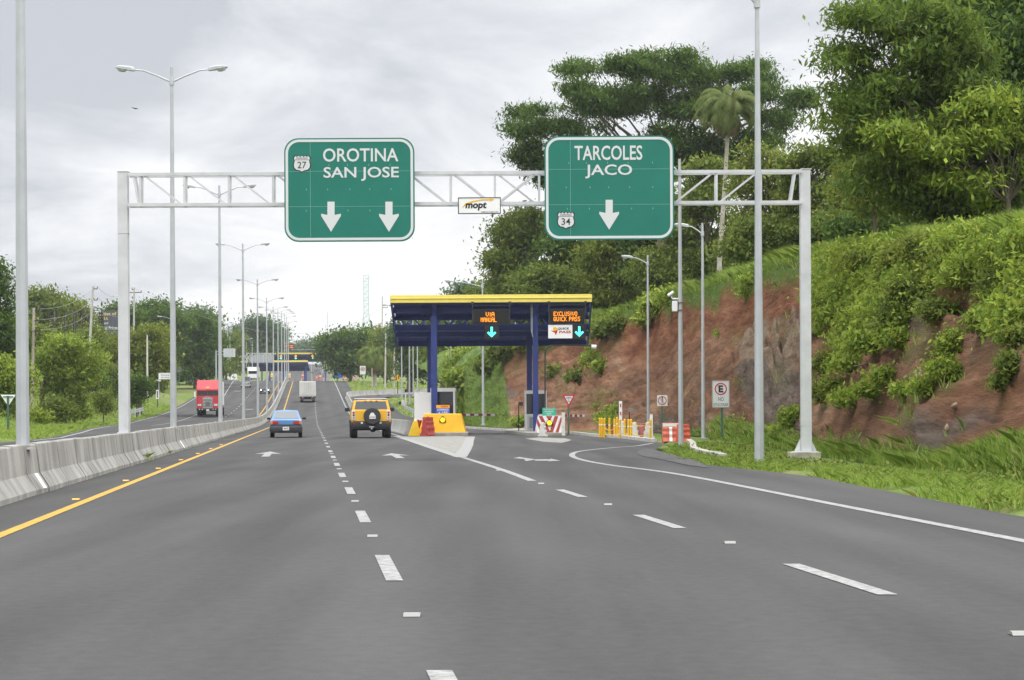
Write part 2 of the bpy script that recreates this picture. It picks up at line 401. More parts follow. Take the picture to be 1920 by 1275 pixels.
mw, my = MB(), MB()
def off(Y): return .006 + 7e-5*max(0, Y-60)
def strip(mb, T, wd, Y0, Y1, step=2.5):
    n = max(1, int(math.ceil((Y1-Y0)/step))); b = len(mb.v)
    for i in range(n+1):
        Y = Y0+(Y1-Y0)*i/n
        for s in (-.5, .5):
            t = (T(Y) if callable(T) else T)+s*wd; mb.v.append((XT(t, Y), Y, zroad(t, Y)+off(Y)))
    for i in range(n): mb.f.append((b+2*i, b+2*i+1, b+2*i+3, b+2*i+2)); mb.mi.append(0)
def ribbon(mb, pts, wd):                                        # line through ground points
    pts = [V((p.x, p.y, 0)) for p in pts]; b = len(mb.v)
    for i, p in enumerate(pts):
        d = pts[min(i+1, len(pts)-1)]-pts[max(i-1, 0)]; nrm = V((-d.y, d.x, 0)).normalized()
        for s in (-.5, .5):
            q = p+nrm*s*wd; mb.v.append((q.x, q.y, prof(q.y)+.006))
    for i in range(len(pts)-1): mb.f.append((b+2*i, b+2*i+1, b+2*i+3, b+2*i+2)); mb.mi.append(0)
def catmull(pts, n=8):
    o = []
    for i in range(len(pts)-1):
        p0, p1, p2, p3 = pts[max(i-1, 0)], pts[i], pts[i+1], pts[min(i+2, len(pts)-1)]
        for k in range(n):
            t = k/n; o.append(.5*((2*p1)+(p2-p0)*t+(2*p0-5*p1+4*p2-p3)*t*t+(3*p1-p0-3*p2+p3)*t**3))
    return o+[pts[-1]]
strip(my, -3.42, .15, -10, 470)                                   # inner edge line
strip(my, lambda Y: -6.05, .15, 90, 470)
k = 0
Y = 8.05
while Y < 470:
    strip(mw, .66, .135, Y, Y+3.0); Y += 8.85
for k in range(3): strip(mw, 4.16+.02*k, .15, 15.5+8.75*k-.1, 18.5+8.75*k)
ribbon(mw, catmull([G(998, 902), G(935, 879), G(868, 858)]), .17)
ribbon(mw, catmull([G(2300, 1090), G(1920, 1015), G(1600, 953), G(1275, 890), G(1150, 873), G(1098, 864), G(1074, 856), G(1077, 849), G(1100, 844.5), G(1150, 839.5), G(1195, 836), G(1224, 831)], 10), .17)
strip(mw, 4.75, .16, 112, 470)                                    # right edge line beyond the toll lanes
for Y in range(150, 470, 9): strip(mw, -9.6, .15, Y, Y+3.2)
strip(mw, -13.3, .15, 178, 330); strip(mw, lambda Y: left_edge(Y)+.5, .15, 90, 345)
strip(mw, lambda Y: -13.3-(Y-330)*.02, .15, 330, 470)
strip(mw, lambda Y: 8.5+.6*math.sin(Y*.02), .12, 150, 318)
# the main road beyond the far plaza
for T in (-3.4, .66, 5.2, -10, -15): strip(mw if T != -3.4 else my, T, .18, 640, 1290, 10)
# lane arrows
def flat(mb, px):
    ps = [G(*p) for p in px]; mb.add([(p.x, p.y, prof(p.y)+.007) for p in ps], [tuple(range(len(ps)))])
def arrow(T, Y0, L):
    pts = [(-.12, 0), (.12, 0), (.12, L*.55), (.42, L*.5), (0, L), (-.42, L*.5), (-.12, L*.55)]
    mw.add([(XT(T+a, Y0+b), Y0+b, .007) for a, b in pts], [(0, 1, 2, 6), (6, 2, 4), (2, 3, 4), (6, 4, 5)])
arrow(-1.35, 63.5, 8.0); arrow(2.55, 60.5, 7.0)
flat(mw, [(1003, 864.2), (1003, 861.6), (1030, 861.4), (1030, 864.4)])
flat(mw, [(962, 859.5), (974, 857.2), (1006, 862.0), (986, 865.0), (982, 861.0)])
flat(mw, [(1028, 865.4), (1032, 860.2), (1051, 864.2)])
for Yq, Tq in ((352, -8), (352, -12), (300, -15.3), (275, -7.9)):
    mw.add([(XT(Tq+a, Yq+b), Yq+b, zroad(Tq, Yq+b)+.03) for a, b in ((-.5, 0), (.5, 0), (.5, 2), (-.5, 2))], [(0, 1, 2, 3)])
mw.build('white_markings', WHITE_PAINT, kind='structure'); my.build('yellow_markings', YELLOW_PAINT, kind='structure')
mg = MB(); 
def flat2(px, m, z):
    ps = [G(*p) for p in px]; return m.add([(p.x, p.y, z) for p in ps], [tuple(range(len(ps)))])
flat2([(768, 828), (800, 838), (862, 857), (871, 846), (876, 836), (880, 825), (882, 819), (862, 817.5), (775, 819), (745, 818)], mg, .004)
flat2([(985, 822.5), (1020, 828.5), (1052, 830.3), (1064, 828), (1072, 825), (1060, 822), (1010, 820.5)], mg, .004)
mg.build('painted_gore', DIRTY_PAINT, kind='structure')
mo = MB()
def line_px(px, wd):
    k0 = len(mo.v); ribbon(mo, [G(*p) for p in px], wd); mo.v[k0:] = [(x, y, z+(.003 if wd > .4 else .006)) for x, y, z in mo.v[k0:]]
line_px([(742, 818), (768, 826), (800, 837), (866, 858.2)], .30)
line_px([(862, 856.8), (871, 845), (877, 835), (880, 825), (883, 819)], .42)
mo.build('gore_outline', WHITE_PAINT, kind='structure')
# dark loose gravel at the tip of the verge
mgv = MB(); flat2([(1196, 846), (1205, 842.5), (1222, 842), (1260, 853), (1310, 866), (1330, 878), (1290, 873), (1240, 862), (1205, 856), (1194, 851)], mgv, .012)
mgv.build('gravel', mat('dark_gravel', (.085, .082, .08), .95, var=.45, vscale=7, bump=1, bscale=14), kind='structure')

# ------------------------------------------------------------------ the red soil bank of the road cut
CT = [  # px_toe, Y_toe, px_crest, py_crest, Y_crest
    (858, 225, 842, 722, 236), (868, 212, 852, 712, 226), (884, 178, 876, 690, 200), (960, 158, 945, 655, 182), (1060, 145, 1050, 622, 168), (1150, 139, 1130, 593, 155),
    (1230, 131, 1225, 565, 145), (1320, 107, 1300, 545, 122), (1400, 90, 1400, 512, 103), (1500, 70, 1500, 480, 84),
    (1600, 61, 1600, 470, 73), (1720, 51, 1720, 450, 62), (1920, 42, 1920, 430, 53), (2300, 32, 2300, 400, 42), (3200, 20, 3300, 350, 32)]
NU, NV1, NV2 = 430, 84, 14
us = np.linspace(0, len(CT)-1, NU)
def ctl(j): return [float(np.interp(u, range(len(CT)), [c[j] for c in CT])) for u in us]
ptx, pty, pcx, pcy, pcY = ctl(0), ctl(1), ctl(2), ctl(3), ctl(4)
TOE = [V((X_at(ptx[i], pty[i], 0), pty[i], prof(pty[i])-.06)) for i in range(NU)]
CREST = [P(pcx[i], pcy[i], pcY[i]) for i in range(NU)]
bv, gA, yA, rA, pA = [], [], [], [], []
BACK = []
for i in range(NU):
    a, c = TOE[i], CREST[i]; h = c-a; back = V((h.x, h.y, 0)).normalized(); BACK.append(back)
    px = ptx[i]
    for j in range(NV1):
        t = j/(NV1-1); zz = t**1.15 if px < 1500 else t
        hz = t - .10*math.sin(math.pi*t)*(1 if t > .5 else .6)
        p = V((a.x+h.x*(t-.06*math.sin(2*math.pi*t)), a.y+h.y*(t-.06*math.sin(2*math.pi*t)), a.z+h.z*zz))
        nz = fbm(p.x*.30, p.y*.07, p.z*.35)*.85 + fbm(p.x*.9, p.y*.2, p.z*1.25+9, 6)*.62 - .7*abs(fbm((p.z+.125*p.y)*.9, (p.z-.125*p.y)*.22, 5, 4)) + abs(fbm(p.x*1.9, p.y*.42, p.z*2.4+3, 4))*-.45
        ridge = abs(fbm(p.x*.6+5, p.y*.16, p.z*.6, 4))*.55
        amp = min(1, t*4+.03)*(math.sin(math.pi*min(1, t*1.05+.02))**.6 if t < .98 else .25)
        nrm = V((-back.x*.75, -back.y*.75, .66))
        sx_ = CX+p.x*F/p.y; sy_ = HY-(p.z-EYE)*F/p.y
        wk = math.exp(-((sx_-1440)/62)**2-((sy_-648)/46)**2)+.6*math.exp(-((sx_-1352)/40)**2-((sy_-790)/22)**2)+.5*math.exp(-((sx_-1500)/40)**2-((sy_-610)/25)**2)
        vd = mnoise.voronoi(V((p.x*.5+.5*fbm(p.x*.8, p.y*.2, p.z), p.y*.16, p.z*.85+.4*fbm(p.x, p.y*.2, p.z+4))))[0]; blk = min(1.0, (vd[1]-vd[0])*3.2)
        pA.append(min(1, smooth(.28, .55, wk)*smooth(.12, .4, blk)))
        p += nrm*((nz-ridge)*amp+(blk*.75-.15)*min(1, wk*1.4)+.12*(blk-.5)*amp)
        bv.append(p)
        g = smooth(.86, .97, t+.09*fbm(p.x*.5, p.y*.12, 2))
        g = max(g, smooth(.62, .30, px/1000-.60+.0*t) if px < 960 else 0)
        g = max(g, (1-smooth(.02, .10+.12*max(0, fbm(p.x*.3, p.y*.3, 7)), t)) if px > 1290 else 0)
        g = max(g, smooth(.26, .5, fbm(p.x*.45, p.y*.1, p.z*.6+4))*(.15 if 950 < px < 1540 else .4))
        gA.append(min(1, max(0, g)))
        gy = smooth(.05, .35, fbm(p.x*.16+3, p.y*.06, p.z*.3)+(.30 if 1310 < px < 1520 and t < .5 else -.22)+(.0 if px > 1600 and t < .45 else 0))
        yA.append(gy*(1-smooth(.55, .85, t)*.8))
        rA.append(.85*min(1, smooth(.62, .88, t+.14*fbm(p.x*.3, p.y*.07, 11)+.08)*(1 if px > 1180 else .5)))
    for j in range(1, NV2+1):
        d = 70*(j/NV2)**1.7; p = c+back*d; p.z += .06*d+.5*fbm(p.x*.15, p.y*.15)*min(1, d/4)
        bv.append(p); gA.append(1); yA.append(0); rA.append(0); pA.append(0)
NV = NV1+NV2
bf = [(i*NV+j, i*NV+j+1, (i+1)*NV+j+1, (i+1)*NV+j) for i in range(NU-1) for j in range(NV-1)]
mb = MB(); mb.add(bv, bf); bank = mb.build('terrain_bank', BANK, smooth=180, kind='structure')
for nm, arr in (('grass', gA), ('grey', yA), ('red', rA), ('pale', pA)):
    at = bank.data.attributes.new(nm, 'FLOAT', 'POINT'); at.data.foreach_set('value', arr)
def bank_pt(u, t):                                              # u in 0..NU-1, t in 0..1 on the slope, >1 metres back on the plateau
    i = int(max(0, min(NU-1, u)))
    if t <= 1: return V(bv[i*NV+int(t*(NV1-1))])
    d = t-1; j = NV2*(d/70)**(1/1.7); j0 = int(min(NV2-1, j)); f = j-j0
    return V(bv[i*NV+NV1-1+j0]).lerp(V(bv[i*NV+NV1-1+j0+1]), f)
def u_of(px): return float(np.interp(px, [c[2] for c in CT], range(len(CT))))/(len(CT)-1)*(NU-1)
# ------------------------------------------------------------------ things placed by where they stand in the photograph
class Pic:
    def __init__(s, name, label, cat, px, py, Y, group=None):
        s.px, s.py, s.k = px, py, Y/F; s.o = thing(name, label, cat, P(px, py, Y), 0, group)
    def l(s, px, py):
        dx, dy = px-s.px, s.py-py; return ((dx+dy*RO)*s.k, (dy-dx*RO)*s.k)
    def rect(s, mb, x0, y0, x1, y1, y, d, mi=0):            # image rectangle, front face at y, depth d
        a, b = s.l(x0, y1), s.l(x1, y0)
        return mb.box((a[0]+b[0])/2, y+d/2, (a[1]+b[1])/2, abs(b[0]-a[0]), d, abs(b[1]-a[1]), mi)
    def poly(s, mb, pts, y0, y1, mi=0): return mb.prism([s.l(*p) for p in pts], y0, y1, mi)
    def text(s, mb, body, x0, y0, x1, y1, y, mi=0, bold=.012, **kw):
        a, b = s.l(x0, y1), s.l(x1, y0); return mb.text(body, a[0], a[1], b[0], b[1], y, mi, bold=bold, **kw)

def jersey(path, name, label, gap=None, h=.82):
    """concrete safety barrier along a list of (x, y, z) points"""
    prof_ = [(-.30, 0), (-.30, .07), (-.155, .30), (-.085, h-.02), (-.07, h), (.07, h), (.085, h-.02), (.155, .30), (.30, .07), (.30, 0)]
    rings = []
    for i, p in enumerate(path):
        d = V(path[min(i+1, len(path)-1)])-V(path[max(i-1, 0)]); n = V((d.y, -d.x, 0)).normalized()
        rings.append([V(p)+n*a+V((0, 0, b)) for a, b in prof_])
    mb = MB(); mb.loft(rings); o = mb.build(name, CONC, smooth=25); tag(o, label, 'barrier'); return o

# the concrete between the carriageways: panels with open joints and slightly different faces
TB = -4.79
def panel_run():
    root = thing('median_barrier', 'long grey concrete safety barrier between the two carriageways with lamp posts standing in it', 'barrier', (XT(TB, 30), 30, 0))
    o0 = V(root.location); mb = MB(); Y = 14.0
    prf = [(-.31, -.05), (-.31, .08), (-.15, .33), (-.09, .80), (-.075, .82), (.075, .82), (.09, .80), (.15, .33), (.31, .08), (.31, -.05)]
    while Y < 468:
        ln = 1.5 if Y < 150 else 5.0; jx, jz = R.uniform(-.014, .014), R.uniform(-.010, .010)
        gp = .022 if (int(Y/1.5) % 3 == 0) else .006; a, b = Y+gp, Y+ln-.006
        rings = [[V((XT(TB, q)+x+jx, q, prof(q)+z+(jz if z > .5 else 0)))-o0 for x, z in prf] for q in (a, b)]
        mb.loft(rings); Y += ln
    mb.build('wall', CONC, root)
    for px, py, pb in ((62, 886, 919), (338, 825, 842)):          # white reflector strips fixed on the sloping foot
        g = G(px, pb, .06); 
        Yq = .5*(G(px, pb, .06).y+G(px, py, .33).y); X0 = XT(TB, Yq)
        s_ = MB(); vs = []
        for xx, zz in ((.322, .08), (.162, .33)):
            for dy in (-.13, .13): vs.append(V((X0+xx, Yq+dy, zz))-o0)
        s_.add(vs, [(0, 1, 3, 2)]); s_.build('reflector_strip', WHITE, root)
    return root
panel_run()
pts = [(XT(5.55, Y), Y, prof(Y)-.02) for Y in list(range(120, 330, 6))]
c0 = V(pts[-1]);
for a in range(1, 9):
    t = a/8*math.pi/2*1.05; Yq = c0.y+16*math.sin(t); Tq = 5.55+16*(1-math.cos(t)); pts.append((XT(Tq, Yq), Yq, prof(Yq)))
x0, y0 = pts[-1][0], pts[-1][1]
for i in range(1, 14): pts.append((x0+2.2*i, y0+.35*i, prof(y0)+.01*i))
jersey(pts, 'ramp_barrier', 'pale concrete barrier curving right along the slip road behind the yellow vehicle')

# ---- overhead gantry
g = Pic('sign_gantry', 'white steel truss gantry spanning the road on two square posts', 'gantry', 960, 805, 55)
def sq(px0, px1, top, bot, w=.26):
    mb = MB(); c = g.l((px0+px1)/2, top); d = g.l((px0+px1)/2, bot)
    mb.box((c[0]+d[0])/2, .13, (c[1]+d[1])/2, w, w, c[1]-d[1]); mb.box(c[0], .13, c[1]+.011, w+.03, w+.03, .02)
    return mb
for a, b, top, bot in ((221.5, 239.5, 322, 812), (1503, 1520, 317.5, 848)):
    mb = sq(a, b, top, bot); post = mb.build('post', WSTEEL, g.o, bevel=.008)
    c = g.l((a+b)/2, bot); mb = MB(); mb.box(c[0], .13, c[1]+.0, *((.62, .62) if a > 900 else (.3, .3)), .035)
    for s in (-1, 1) if a > 900 else (): mb.prism([(c[0]+s*.134, c[1]+.02), (c[0]+s*.29, c[1]+.02), (c[0]+s*.134, c[1]+.36)][::s], .12, .14)
    for q in (437,) if a < 900 else (513, 797):
        c2 = g.l((a+b)/2, q); ms = MB(); ms.box(c2[0], .13, c2[1], .275, .275, .012); ms.build('splice_band', WSTEEL, post)
    mb.build('base_plate', WSTEEL, post)
mb = MB()
def mem(p, q, y, w=.055): a, b = g.l(*p), g.l(*q); mb.bar((a[0], y, a[1]), (b[0], y, b[1]), w)
def ty(x): return 327.5-(x-240)*.0050
def by(x): return 384.5-(x-240)*.0042
for y in (-.02, .30):
    mem((240, ty(240)), (1503, ty(1503)), y, .085); mem((240, by(240)), (1503, by(1503)), y, .085)
    xs = [263+83.1*i for i in range(15)]
    for i, x in enumerate(xs):
        mem((x, ty(x)), (x, by(x)), y)
        if i < 14:
            x2 = xs[i+1]
            if i < 7 or (i == 8 and y > .1) or i == 7: mem((x+5, ty(x)), (x2-5, by(x2)), y, .045)
            if i >= 8: mem((x+5, by(x)), (x2-5, ty(x2)), y, .045)
    mem((250, ty(250)), (261, by(261)), y); mem((1491, ty(1491)), (1482, by(1482)), y)
for x in xs:
    for f in (ty, by):
        a = g.l(x, f(x)); mb.bar((a[0], -.02, a[1]), (a[0], .30, a[1]), .04)
mb.build('truss', WSTEEL, g.o)
for a, b, dep in ((1482, 1537, .8),):
    f = Pic('gantry_footing', 'weathered concrete plinth under the right gantry post in the grass', 'footing', 1509.5, 886, 55.0)
    mb = MB(); mb.box(0, .13, .22, .76, .76, .62); mb.build('plinth', mat('plinth_concrete', (.42, .40, .31), .9, var=.3, vscale=2.5, bump=.3, bscale=14), f.o, bevel=.015)

def rrect(x0, z0, x1, z1, r, n=7):
    o = []
    for cx, cz, a0 in ((x1-r, z1-r, 0), (x0+r, z1-r, 90), (x0+r, z0+r, 180), (x1-r, z0+r, 270)):
        for k in range(n+1):
            t = math.radians(a0+90*k/n); o.append((cx+r*math.cos(t), cz+r*math.sin(t)))
    return o[::-1]
def ring(mb, outer, inner, y0, y1, mi=0):
    n = len(outer); vs = [(x, y0, z) for x, z in outer]+[(x, y0, z) for x, z in inner]+[(x, y1, z) for x, z in outer]+[(x, y1, z) for x, z in inner]
    fs = []
    for i in range(n):
        j = (i+1) % n
        fs += [(i, j, n+j, n+i), (2*n+i, 3*n+i, 3*n+j, 2*n+j), (i, 2*n+i, 2*n+j, j), (n+i, n+j, 3*n+j, 3*n+i)]
    mb.add(vs, fs, mi)
def road_sign(label, x0, y0, x1, y1, lines, arrows, shield):
    s = Pic('direction_sign', label, 'road sign', (x0+x1)/2, (y0+y1)/2, 54.75)
    a, b = s.l(x0, y1), s.l(x1, y0)
    mb = MB(); mb.prism(rrect(a[0], a[1], b[0], b[1], .36), -.05, 0); mb.build('panel', GREEN, s.o)
    mb = MB(); e = .035; e2 = .10
    ring(mb, rrect(a[0]+e, a[1]+e, b[0]-e, b[1]-e, .34), rrect(a[0]+e2, a[1]+e2, b[0]-e2, b[1]-e2, .28), -.058, -.05); mb.build('border', REFL, s.o)
    for t, lx0, ly0, lx1, ly1 in lines:
        mb = MB(); s.text(mb, t, lx0, ly0, lx1, ly1, -.052, bold=.014, thick=.006); mb.build('lettering', REFL, s.o)
    for ax, t_, b_ in arrows:
        h = b_-t_; m = MB()
        s.poly(m, [(ax-6.7, t_), (ax+6.7, t_), (ax+6.7, t_+h*.44), (ax+18.5, t_+h*.40), (ax+18.5, t_+h*.47), (ax, b_), (ax-18.5, t_+h*.47), (ax-18.5, t_+h*.40), (ax-6.7, t_+h*.44)], -.058, -.051)
        m.build('arrow', REFL, s.o)
    cx, cy, num = shield; r = 16
    out_ = [(-.80, -.95), (-.62, -.80), (-.42, -.97), (-.2, -.80), (0, -1.0), (.2, -.80), (.42, -.97), (.62, -.80), (.80, -.95), (1, -.66), (.88, -.35), (1, .15), (.95, .5), (.7, .78), (.3, .86), (0, 1.02), (-.3, .86), (-.7, .78), (-.95, .5), (-1, .15), (-.88, -.35), (-1, -.66)]
    m = MB(); s.poly(m, [(cx+x*r*1.06, cy+z*r*1.04) for x, z in out_], -.055, -.051, 1); s.poly(m, [(cx+x*r*.94, cy+z*r*.93) for x, z in out_], -.060, -.0555, 0)
    m.box(s.l(cx, cy-r*.42)[0], -.0612, s.l(cx, cy-r*.42)[1], r*1.7*s.k, .002, .7*s.k, 1)
    s.text(m, 'COSTA RICA', cx-r*.68, cy-r*.72, cx+r*.68, cy-r*.50, -.0608, 1, thick=.003, bold=.01)
    s.text(m, num, cx-r*.52, cy-r*.22, cx+r*.52, cy+r*.58, -.0608, 1, thick=.003, bold=.005)
    m.build('route_shield', [REFL, BLACK], s.o)
    m = MB(); R2 = random.Random(int(x0))                        # seams and rivets
    for q in (.34, .68): m.box(0, -.0505, a[1]+(b[1]-a[1])*q, (b[0]-a[0])-.22, .0012, .006)
    m.box(a[0]+(b[0]-a[0])*.2, -.0505, 0, .006, .0012, (b[1]-a[1])-.22)
    for ix in range(7):
        for iz in (.03, .30, .505, .74, .97): m.box(a[0]+.06+(b[0]-a[0]-.12)*ix/6+R2.uniform(-.05, .05)*(0 < ix < 6), -.0515, a[1]+(b[1]-a[1])*iz, .012, .003, .045)
    m.build('rivets', mat('rivet_steel', (.30, .52, .46), .4, metal=.2), s.o)
    return s
road_sign('large green sign reading OROTINA SAN JOSE with two down arrows', 534, 258.5, 777, 454,
          [('OROTINA', 606, 278, 747, 304), ('SAN JOSE', 607, 313, 748, 340)], [(621, 378.5, 435), (729.5, 378.5, 435)], (566.5, 307, '27'))
road_sign('large green sign reading TARCOLES JACO with one down arrow', 1021.5, 254.5, 1263, 450.5,
          [('TARCOLES', 1077, 273, 1204, 301), ('JACO', 1097, 308.5, 1185, 335)], [(1142, 375, 431)], (1061, 413, '34'))
s = Pic('plaque', 'small white plaque lettered mopt hanging on the lower chord between the green signs', 'sign', 898.5, 385.5, 54.85)
mb = MB(); s.rect(mb, 860, 371, 938, 400.5, -.04, .04); mb.build('panel', WHITE, s.o)
a, b = s.l(858.8, 401.5), s.l(939, 370); mb = MB(); ring(mb, rrect(a[0], a[1], b[0], b[1], .012, 2), rrect(a[0]+.022, a[1]+.022, b[0]-.022, b[1]-.022, .01, 2), -.046, .002); mb.build('frame', DARK, s.o)
mb = MB(); s.text(mb, 'mopt', 872, 379, 911, 395, -.042, bold=.035, thick=.004, slant=.14); mb.build('lettering', BLACK, s.o); mb = MB()
s.text(mb, 'OBRAS PUBLICAS', 902, 396, 934, 399, -.042, bold=.0, thick=.003); mb.build('lettering', BLACK, s.o)
mb = MB(); s.poly(mb, [(866, 391), (872, 382), (885, 377), (905, 373.6), (918, 373.4), (918, 371.6), (927, 374.4), (919, 378), (918.5, 375.8), (905, 376), (888, 379), (875, 384)], -.046, -.0405); mb.build('emblem', SAFETY, s.o)

# ---- street lamps
def lamp_head(parent, x, z, s, tilt):                             # s: -1 left, +1 right
    m = MB(); q = V((s*math.cos(tilt), 0, math.sin(tilt))); n = V((-s*math.sin(tilt), 0, math.cos(tilt)))
    b = V((x, 0, z)); rings = []
    for d, hw, up, dn in ((-.02, .045, .045, .045), (.03, .10, .085, .05), (.22, .13, .10, .045), (.26, .15, .10, .035), (.55, .16, .085, .025), (.66, .09, .045, .015)):
        c = b+q*d; rings.append([c+n*up*.6+V((0, -hw, 0)), c+n*up+V((0, -hw*.5, 0)), c+n*up+V((0, hw*.5, 0)), c+n*up*.6+V((0, hw, 0)), c-n*dn+V((0, hw, 0)), c-n*dn+V((0, -hw, 0))])
    m.loft(rings); h = m.build('lamp_head', GALV, parent, smooth=50)
    m = MB(); rings = []
    for d, r in ((.27, .05), (.33, .125), (.45, .14), (.56, .11), (.60, .04)):
        c = b+q*d-n*.02; rings.append([c+V((0, r*math.cos(t), 0))-n*max(0, r*.8*math.sin(t)) for t in [math.pi*k/6 for k in range(7)]])
    m.loft(rings); m.build('lens', mat('lamp_lens', (.62, .66, .66), .15, spec=.6), h, smooth=60)
def lamp(name, label, loc, H, arms, group, r0=.115, r1=.055):
    t = thing(name, label, 'street lamp', loc, 0, group)
    m = MB(); m.cyl((0, 0, 0), (0, 0, H), r0, r1, 8); pole = m.build('pole', GALV, t, smooth=30)
    m = MB(); m.box(0, 0, .012-(.06 if H > 12 and label.startswith('twin') else 0), .36, .36, .025)
    for a in (-1, 1):
        for b_ in (-1, 1): m.cyl((a*.14, b_*.14, -.05), (a*.14, b_*.14, .05 if not label.startswith('twin') else -.04), .018, n=6)
    m.build('base_plate', GALV, pole)
    m = MB(); m.cyl((0, 0, H-.62), (0, 0, H-.40), r1+.035, r1+.03, 10); m.build('collar', GALV, pole)
    for s_, L, rise in arms:
        m = MB(); zz = H-.50
        m.tube([(s_*.05, 0, zz), (s_*L*.35, 0, zz+rise*.45), (s_*L*.75, 0, zz+rise*.92), (s_*L, 0, zz+rise)], [.034, .03, .027, .025], 8); m.build('arm', GALV, t, smooth=60)
        lamp_head(t, s_*L, zz+rise, s_, .12)
    return t
Yl = [35.5, 74.6, 113.6, 153, 195, 236, 278, 319, 360, 401, 437, 470]
ordn = ['nearest of the row, cut off by the frame top', 'second of the row, tallest with both lamps in view', 'third of the row, behind the left green sign', 'fourth of the row', 'fifth of the row', 'sixth of the row', 'seventh of the row', 'eighth of the row', 'ninth of the row', 'tenth of the row', 'eleventh of the row', 'farthest of the row']
first = None
for i, Y in enumerate(Yl):
    loc = (XT(TB, Y), Y, prof(Y)+.80); lab = 'twin-armed lamp post in the median, '+ordn[i]
    if first is None: first = lamp('median_lamp', lab, loc, 12.6, [(-1, 1.3, .42), (1, 1.3, .42)], 'twin lamps along the median')
    else: dup(first, loc, lab)
def single(label, px, pbase, Y, ptop, plamp=None, side=-1, r0=.10, z=None):
    b = P(px, pbase, Y); top = P(px, ptop, Y); Lm = abs(plamp-px)*Y/F-.62 if plamp else 0
    return lamp('roadside_lamp', label, b, top.z-b.z, [(side, max(.5, Lm), .35)], 'single-arm lamps beside the slip road', r0, .05)
single('tall lamp post on the right verge before the gantry, its head out of frame', 1424, 877, 53, -32, 1350, r0=.125)
single('lamp post with a white box and a camera clamped on it', 1277, 838, 79, 298, 1240)
single('lamp post just right of the one carrying the camera box', 1319, 822, 101, 418, 1268)
single('lamp post below the TARCOLES sign, right of the toll roof', 1216, 812, 127, 478, 1168)
single('grey lamp post whose long arm shows above the toll roof', 906, 797, 152, 524, 836)
for px, pb, Y, lb in ((846, 745, 255, 'right of the blue post'), (783, 741, 275, 'nearest left of the blue post'), (775, 743, 262, 'second left of the blue post'), (768, 757, 236, 'third left of the blue post'), (753.5, 746, 250, 'leftmost under the toll roof')):
    b = P(px, pb, Y); lamp('roadside_lamp', 'slim white lamp post under the toll roof, '+lb, b, 11.0, [(-1, 1.6, .35)], 'single-arm lamps beside the slip road', .09, .05)
for px, pb, Y, top, side, lp, lb in ((322, 722, 330, 592, -1, 296, 'behind the second median lamp post'), (462, 690, 520, 634, 1, 474, 'above the far toll roofs')):
    b = P(px, pb, Y); lamp('roadside_lamp', 'distant grey lamp post on the left '+lb, b, (pb-top)*Y/F, [(side, abs(lp-px)*Y/F-.6, .35)], 'single-arm lamps on the left side', .10, .05)
c = Pic('surveillance_camera', 'white camera on a bent arm clamped to the grey lamp post', 'camera', 1272, 561, 79)
m = MB(); a = c.l(1272, 560); b = c.l(1261, 560); d = c.l(1258.5, 556); m.tube([(a[0], -.0, a[1]), (b[0], 0, b[1]), (d[0], 0, d[1])], .025, 8); m.build('bracket', WHITE, c.o)
m = MB(); a = c.l(1252.5, 554.5); b = c.l(1263, 547.5); m.cyl((a[0], 0, a[1]), (b[0], 0, b[1]), .055, .06, 12); m.build('housing', WHITE, c.o, smooth=40)
c = Pic('control_box', 'white equipment cabinet strapped to the lamp post under the camera', 'cabinet', 1265, 584, 79)
m = MB(); c.rect(m, 1260.2, 564.5, 1270, 584, -.10, .20); m.build('cabinet', WHITE, c.o, bevel=.015)
m = MB(); c.rect(m, 1270, 567, 1280, 568, -.10, .2); c.rect(m, 1270, 581, 1280, 582, -.1, .2); m.build('strap', DARK, c.o)

# ---- toll roof on the slip road
YC = 118.0
t = Pic('toll_canopy', 'blue steel toll roof with a bright yellow front edge over the slip road', 'canopy', 922, 815, YC)
X0, X1 = t.l(733, 640)[0], t.l(1109.5, 640)[0]
def Zp(py): return t.l(922, py)[1]
m = MB(); 
m.box((X0+X1)/2, .1, (Zp(552.5)+Zp(567))/2, X1-X0+.05, .22, Zp(552.5)-Zp(567)); m.box((X0+X1)/2, .06, Zp(559), X1-X0+.09, .24, .03)
m.build('fascia', YELLOW, t.o, bevel=.02)
def corrug(m, y0, z0, y1, z1, n=60, amp=.03):
    vs = []; fs = []
    for i in range(n+1):
        x = X0+.12+(X1-X0-.24)*i/n; o_ = amp*(i % 2)
        vs += [(x, y0, z0+o_), (x, y1, z1+o_), (x, y0, z0+o_+.05), (x, y1, z1+o_+.05)]
    for i in range(n):
        a = 4*i; fs += [(a, a+4, a+5, a+1), (a+2, a+3, a+7, a+6)]
    m.add(vs, fs)
m = MB(); corrug(m, .25, Zp(566), 3.2, Zp(592)); m.build('roof_sheet', BLUE, t.o)
m = MB(); corrug(m, 3.9, Zp(606), 6.8, Zp(636)); m.build('roof_sheet', BLUE, t.o)
m = MB()
for py, y, h in ((568, .3, .12), (579, 1.2, .34), (592, 2.8, .22), (609, 3.5, .34), (621, 4.6, .28), (637, 6.6, .30)):
    m.box((X0+X1)/2, y, Zp(py), X1-X0-.1, .14, h)
m.build('purlins', BLUE, t.o)
n = 26
for yy in (2.0, 3.6):
    m = MB()
    for i in range(n):
        xa = X0+.3+(X1-X0-.6)*i/n; xb = X0+.3+(X1-X0-.6)*(i+1)/n
        za, zb = Zp(607), Zp(590)
        m.bar((xa, yy, za if i % 2 else zb), (xb, yy, zb if i % 2 else za), .07)
    m.build('lattice', BLUE, t.o)
